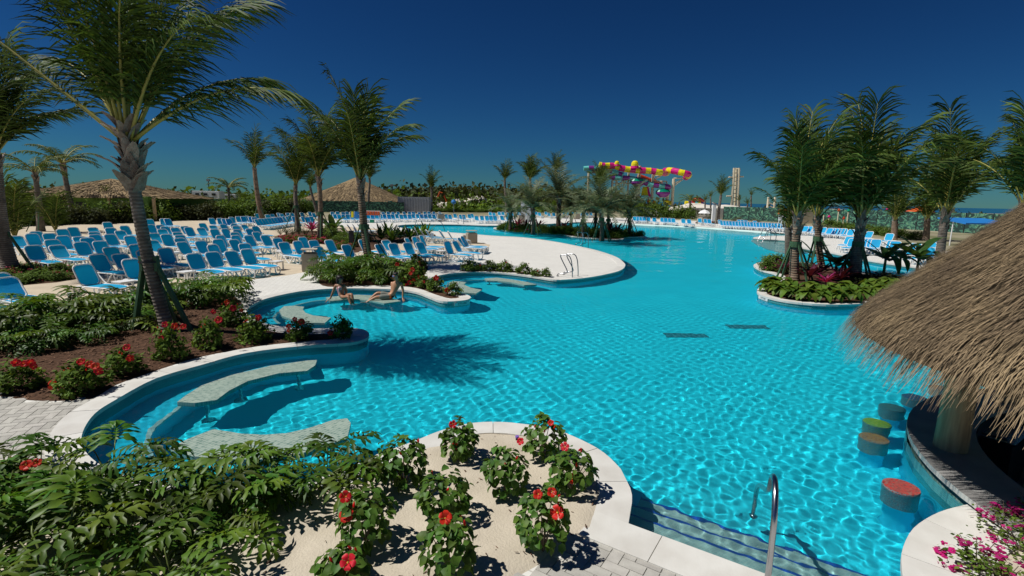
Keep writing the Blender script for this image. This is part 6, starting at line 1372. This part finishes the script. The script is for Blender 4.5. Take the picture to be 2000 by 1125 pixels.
slide('turquoise and purple tube slide high on the tower', [(1140, 329), (1155, 328), (1168, 329), (1178, 331), (1195, 335), (1212, 340), (1217, 341)], .62, [TUR, PUR], 9); slide('thinner turquoise and purple tube slide just below', [(1148, 334), (1165, 335), (1180, 334)], .5, [TUR, PUR, TUR], 4)
slide('turquoise and purple tube slide halfway down the tower', [(1190, 345), (1205, 347), (1225, 348), (1240, 350), (1258, 354), (1262, 358), (1275, 361), (1290, 363), (1305, 365), (1306, 368, 3)], .72, [PUR, TUR], 12)
slide('red slide crossing behind the middle of the tower', [(1246, 342), (1262, 348), (1275, 353), (1292, 358)], .5, [RED, RED], 4, Y=YS + 4)
def funnel(label, x, y, w, top, bot):
    c = atY(x, y, YS); k = w * YS / F; t = thing('slide_funnel', label, 'water slide', c); MB().lathe([(k * .2, -.35 * k), (k * .5, -.12 * k), (k * .5, 0)], 14, sy=.6).build('bowl', bot, t); MB().lathe([(k * .51, 0), (k * .42, .14 * k), (k * .1, .22 * k), (0, .22 * k)], 14, sy=.6).build('hood', top, t)
funnel('green-hooded purple funnel in the middle of the slides', 1246, 354, 30, GRN, PUR); funnel('dark green and purple bowl low on the slide tower', 1295, 375, 28, GRN, PUR); funnel('turquoise-lipped chute end beside the green hood', 1196, 345, 8, TUR, TUR)
p = atY(1262, 382, YS); t = thing('slide_wall', 'yellow ramp with a magenta edge under the tower', 'water slide', p); k = YS / F
MB().add([(-10 * k, 0, 0), (4 * k, 0, 0), (2 * k, 1, 17 * k), (-6 * k, 1, 17 * k)], [(0, 1, 2, 3)]).build('ramp', YEL, t); MB().add([(4 * k, 0, -4 * k), (10 * k, 0, -4 * k), (5 * k, 1, 17 * k), (2 * k, 1, 17 * k)], [(0, 1, 2, 3)]).build('edge', MAG, t); MB().box((-3 * k, 0, -1.5 * k), (15 * k, .6, 2.4 * k)).build('runout', TUR, t)
tw = thing('slide_tower', 'cream steel tower of columns, braces and platforms carrying the slides', 'tower', (atY(1250, 400, YS).x, YS, 0))
def wpt(x, y, d=0): return atY(x, y, YS + d) - tw.location
for x, y0, r_ in ((1150, 330, .3), (1205, 336, .3), (1228, 338, .3), (1250, 324, .45), (1276, 340, .42), (1305, 360, .5), (1316, 349, .42), (1244, 366, .5), (1196, 352, .35), (1268, 352, .25)):
    a_ = wpt(x, y0, 1.2); MB().tube([(a_.x, a_.y, .0), a_], r_, 8).build('column', MAT['cream'], tw)
for x0, y0, x1, y1 in ((1195, 352, 1240, 352), (1195, 358, 1245, 358), (1276, 343, 1292, 343), (1292, 343, 1279, 350), (1276, 354, 1302, 354), (1278, 350, 1300, 362), (1302, 354, 1303, 360), (1316, 348, 1333, 348), (1334, 350, 1318, 362), (1330, 352, 1317, 358), (1205, 345, 1228, 362), (1228, 345, 1205, 362), (1214, 355, 1213, 375), (1222, 352, 1213, 374), (1204, 352, 1213, 374), (1288, 385, 1302, 385), (1301, 385, 1301, 396)):
    MB().tube([wpt(x0, y0, 1), wpt(x1, y1, 1)], .16, 5).build('brace', MAT['cream'], tw)
for k in range(8): MB().tube([wpt(1278 + k * 3.2, 354, 1), wpt(1280 + k * 3.2, 361, 1)], .09, 4).build('baluster', MAT['cream'], tw)
MB().box(wpt(1222, 350, 3), (5, 3, .3)).build('platform', MAT['cream'], tw); MB().box(wpt(1290, 362, 2), (4.5, 3, .3)).build('platform', MAT['cream'], tw)
for lb, path, mm, r_ in (('yellow, purple and orange slide run-out low on the horizon', [(1338, 396), (1350, 397), (1362, 397), (1372, 396)], [YEL, PUR, RED, TUR], .55), ('orange looping slide on the horizon behind the dark palm', [(1352, 393), (1358, 389), (1366, 389), (1374, 394)], [RED, RED], .5), ('turquoise and orange splash chute at the tower foot', [(1262, 390), (1270, 393), (1280, 396)], [TUR, RED, YEL], .5), ('yellow run-out tub at the tower foot', [(1296, 394), (1304, 395), (1310, 397)], [YEL, YEL], .6)): slide(lb, path, r_, mm, 6)
MB().box((0, 0, 0), (.01, .01, .01))
dt = thing('drop_tower', 'cream three-legged drop tower with cross arms on the skyline', 'tower', (atY(1437, 402, 158).x, 158, 0))
def dpt(x, y, d=0): return atY(x, y, 158 + d) - dt.location
for x0, x1, d in ((1429, 1434, 0), (1435, 1438.5, 1.2), (1440.5, 1443.5, 0)):
    a_ = dpt(x0, 402, d); MB().tube([(a_.x, a_.y, 0), a_, dpt(x1, 328, d)], .36, 8).build('column', MAT['cream'], dt)
for k in range(9): y = 330 + k * 8; MB().tube([dpt(1434.6 - k * .62, y), dpt(1444.2 - k * .42, y)], .14, 5).build('rung', MAT['cream'], dt)
for x0, x1, y in ((1423, 1433, 346), (1444, 1452, 345), (1419, 1431, 383)): MB().tube([dpt(x0, y), dpt(x1, y)], .22, 6).build('cross_arm', MAT['cream'], dt)
for i, (x0, y0, x1, y1) in enumerate(((1434, 335, 1366, 395), (1432, 345, 1370, 396), (1430, 352, 1375, 396))): 
    a_, c_ = atY(x0, y0, 158), atY(x1, y1, 156); o = MB().tube([a_, c_], .045, 4).build('zip_line', MAT['steel']); tag(o, 'thin steel cable slanting down from the drop tower', 'cable', 'cables of the drop tower')
lt = thing('lattice_tower', 'cream lattice legs half hidden by the right island fronds', 'tower', (atY(1506, 420, 140).x, 140, 0))
for x in (1501, 1514): a_ = atY(x, 385, 140) - lt.location; MB().tube([(a_.x, a_.y, 0), a_], .3, 6).build('column', MAT['cream'], lt)
for k in range(5): MB().tube([atY(1501, 395 + k * 6, 140) - lt.location, atY(1514, 401 + k * 6, 140) - lt.location], .13, 4).build('brace', MAT['cream'], lt)
# splash playground seen through the right island palms
pg = thing('splash_playground', 'colourful splash playground seen between the right island palm trunks', 'playground', (atY(1700, 440, 88).x, 88, 0))
for i in range(26):
    a_ = atY(1600 + i * 9.5, random.uniform(408, 432), 88 + random.uniform(-3, 3)) - pg.location; c_ = random.choice((RED, YEL, GRN, ORG, TUR, MAG)); MB().lathe([(.14, 0), (.24, .15), (.14, .4), (0, .5)], 8, c=a_).build('spray_toy', c_, pg); MB().tube([(a_.x, a_.y, 0), a_], .1, 5).build('pole', MAT['cream'], pg)
for x in (1796,): a_ = atY(x, 415, 86) - pg.location; MB().lathe([(2.2, 0), (.2, 1.1)], 8, c=a_).build('parasol', ORG, pg); MB().tube([(a_.x, a_.y, 0), a_], .1, 5).build('pole', MAT['cream'], pg)
MB().box((2, 4, 1.2), (30, .4, 2.4)).build('rock_wall', MAT['sand'], pg)
cn = at(1900, 440, 2.0) ; p = atY(1905, 432, 45); t = thing('blue_awning', 'blue fabric awning just above the bar roof line', 'awning', (p.x, 45, 0)); MB().box((0, 0, p.z), (4.2, 3, .12), 0, Matrix.Rotation(.12, 3, 'X')).build('canopy', BLU, t)
for x_ in (-1.9, 1.9): MB().tube([(x_, 0, 0), (x_, 0, p.z)], .05, 6).build('post', MAT['white'], t)
# lettered white wall on the sand heap
WB = M('painted_block_wall', (.74, .70, .62), (.66, .62, .55), 1, .8); p = atY(1372, 412, 108); t = thing('block_wall', 'white block wall with painted dark letters below the sand heap', 'wall', (p.x, 108, 0)); MB().box((0, 0, 1.1), (9, .3, 2.2)).build('wall', WB, t)
def text(body, size, mat, parent, M4, name='lettering'):
    cu = bpy.data.curves.new('txt', 'FONT'); cu.body = body; cu.size = size; cu.align_x = 'CENTER'; cu.align_y = 'CENTER'; cu.extrude = .002; o = bpy.data.objects.new('txt', cu); COL.objects.link(o)
    bpy.context.view_layer.update(); me = bpy.data.meshes.new_from_object(o); bpy.data.objects.remove(o); me.materials.append(mat); return instm(me, name, parent, M4)
text('PH F2', 1.7, MAT['woodstem'], t, Matrix.Translation((0, -.17, 1.35)) @ Matrix.Rotation(math.pi / 2, 4, 'X'))

# ================================================================== small far furniture
def rack(label, px, py):
    p = at(px, py); t = thing('life_vest_rack', label, 'rack', p)
    for x_ in (-1.15, 1.15): MB().tube([(x_, 0, 0), (x_, 0, 1.5)], .05, 6).build('post', MAT['white'], t)
    MB().tube([(-1.15, 0, 1.45), (1.15, 0, 1.45)], .04, 6).build('rail', MAT['white'], t)
    for k in range(7): MB().box((-.95 + k * .32, -.05, 1.2), (.27, .22, .5), taper=.8).build('life_vest', ORG, t)
    for x_, m_ in ((-.7, RED), (.2, GRN)): MB().box((x_, -.3, .2), (.5, .4, .4)).build('tub', m_, t)
rack('white rack hung with orange life vests among the far loungers', 725, 435)
p = at(693, 436); t = thing('vest_stand', 'stand with blue and yellow float vests left of the orange rack', 'rack', p); MB().tube([(0, 0, 0), (0, 0, 1.45)], .05, 6).build('post', MAT['white'], t); MB().box((.2, 0, 1.0), (.45, .3, .8), taper=.7).build('float_vest', BLU, t); MB().box((-.25, 0, 1.05), (.3, .3, .7), taper=.7).build('float_vest', YEL, t)
p = at(1527, 456); t = thing('lifeguard_chair', 'white lifeguard chair with orange rescue floats on the right deck', 'chair', p)
for x_ in (-.4, .4):
    for y_ in (-.35, .35): MB().tube([(x_ * 1.2, y_ * 1.2, 0), (x_ * .8, y_ * .8, 1.5)], .05, 6).build('leg', MAT['white'], t)
MB().box((0, 0, 1.5), (.8, .7, .08)).build('seat', MAT['white'], t); MB().box((0, .33, 1.95), (.8, .06, .8)).build('backrest', MAT['white'], t)
for k in range(4): MB().box((-.55 + k * .36, -.1, 2.45), (.28, .3, .5), taper=.7).build('rescue_float', ORG, t)
MB().box((0, 0, .8), (.9, .5, .08)).build('step', MAT['dark'], t)
for i, (x, y, h_) in enumerate(((1392, 437, 3.0), (1020, 433, 2.8), (1034, 433, 2.9), (1024, 433, 2.4))):
    t = thing('shower_post', ('tall white shower post with an angled top on the far deck', 'white column beside the far bin', 'broad white column behind the date palms', 'short white column beside the far bin')[i], 'post', at(x, y)); MB().box((0, 0, h_ / 2), (.5 if i != 2 else .9, .4, h_)).build('column', MAT['white'], t); MB().box((.2 if i == 0 else 0, 0, h_ + .1), (1.1 if i == 0 else .6, .5, .14), 0, Matrix.Rotation(.5 if i == 0 else 0, 3, 'Y')).build('head', MAT['counter'] if i == 0 else MAT['white'], t)
t = thing('beach_umbrella', 'small white umbrella above the far deck loungers', 'umbrella', at(1374, 436)); MB().tube([(0, 0, 0), (0, 0, 2.2)], .05, 6).build('pole', MAT['white'], t); MB().lathe([(1.0, 1.6), (.6, 2.0), (0, 2.2)], 8).build('canopy', MAT['white'], t)
p = at(878, 425); t = thing('ball_marker', 'small blue ball on a post in the clipped hedge', 'marker', (p.x, p.y + 6, 0)); MB().tube([(0, 0, 0), (0, 0, 2.2)], .06, 6).build('post', MAT['steel'], t); MB().lathe([(.0, 2.1), (.4, 2.35), (.45, 2.6), (.3, 2.9), (0, 3.0)], 10).build('ball', BLU, t)

# depth markings on the tile band
INK = M('marking_black', (.02, .02, .02), (.03, .03, .03), 5, .5); MWH = M('marking_white_tile', (.7, .72, .7), (.62, .64, .62), 5, .4)
def depth(pxy, w=.52, txt='3 FT 6 IN'):
    i = pi_near(*pxy) ; a_, b_ = Vector(pool[i - 1]), Vector(pool[(i + 1) % len(pool)]); c_ = Vector(pool[i]); place(c_, (b_ - a_).normalized(), w, txt)
def place(c_, d, w, txt):
    n_ = Vector((-d.y, d.x)) 
    if n_.dot(Vector((-c_.x, -c_.y))) < 0: n_ = -n_
    rz = math.atan2(n_.y, n_.x) + math.pi / 2; t = bpy.data.objects.new('depth_marking', None); COL.objects.link(t); t['kind'] = 'structure'; t.location = (c_.x + n_.x * .008, c_.y + n_.y * .008, -.085); t.rotation_euler = (0, 0, rz)
    MB().box((0, .002, 0), (w + .08, .004, .1)).build('marking_tile', MWH, t); text(txt, .085, INK, t, Matrix.Translation((0, -.002, 0)) @ Matrix.Rotation(math.pi / 2, 4, 'X'))
depth((900, 588)); q = min(range(len(isl2)), key=lambda k: (Vector(isl2[k]) - at(1495, 579).xy).length); place(Vector(isl2[q]), (Vector(isl2[(q + 1) % len(isl2)]) - Vector(isl2[q - 1])).normalized(), .52, '3 FT 6 IN')

# ================================================================== litter, mulch chips, sea strip
def chips(name, label, P, n, zf, lo, hi, mat, seed, parent=None):
    r = np.random.default_rng(seed); A = np.array(P); X = r.uniform(A[:, 0].min(), A[:, 0].max(), n * 3); Y = r.uniform(A[:, 1].min(), A[:, 1].max(), n * 3); ok = inside(P, X, Y) & (edge_dist(P, X, Y) > .04); X, Y = X[ok][:n], Y[ok][:n]; m = len(X)
    Z = zf(X, Y) + .006; a = r.uniform(0, 6.28, m); l = r.uniform(lo, hi, m); w = l * r.uniform(.2, .45, m); tl = r.uniform(-.5, .5, m)
    c, s = np.cos(a), np.sin(a); C = np.c_[X, Y, Z]; U = np.c_[c * l, s * l, l * tl]; W = np.c_[-s * w, c * w, w * r.uniform(-.5, .5, m)]
    V = np.stack([C - U - W, C + U - W * .6, C + U * .9 + W, C - U * .8 + W * .8], 1).reshape(-1, 3); V[:, 2] = np.maximum(V[:, 2], np.repeat(Z, 4) - .004)
    o = inst(npmesh(name, V, np.arange(m * 4).reshape(-1, 4), mat, rnd=np.repeat(r.uniform(0, 1, m), 4)), name, kind='stuff'); o['label'] = label; o['category'] = 'litter'
chips('mulch_chips', 'brown bark chips strewn over the near mulch bed', bedA, 9000, AZ, .015, .045, MAT['mulchchip'], 1)
chips('leaf_litter', 'dry leaf scraps and fallen petals on the front sand bed', bedB, 420, BZ, .008, .028, MAT['mulchchip'], 2)
for o in POOLOBJ: o.cycles.is_caustics_receiver = True
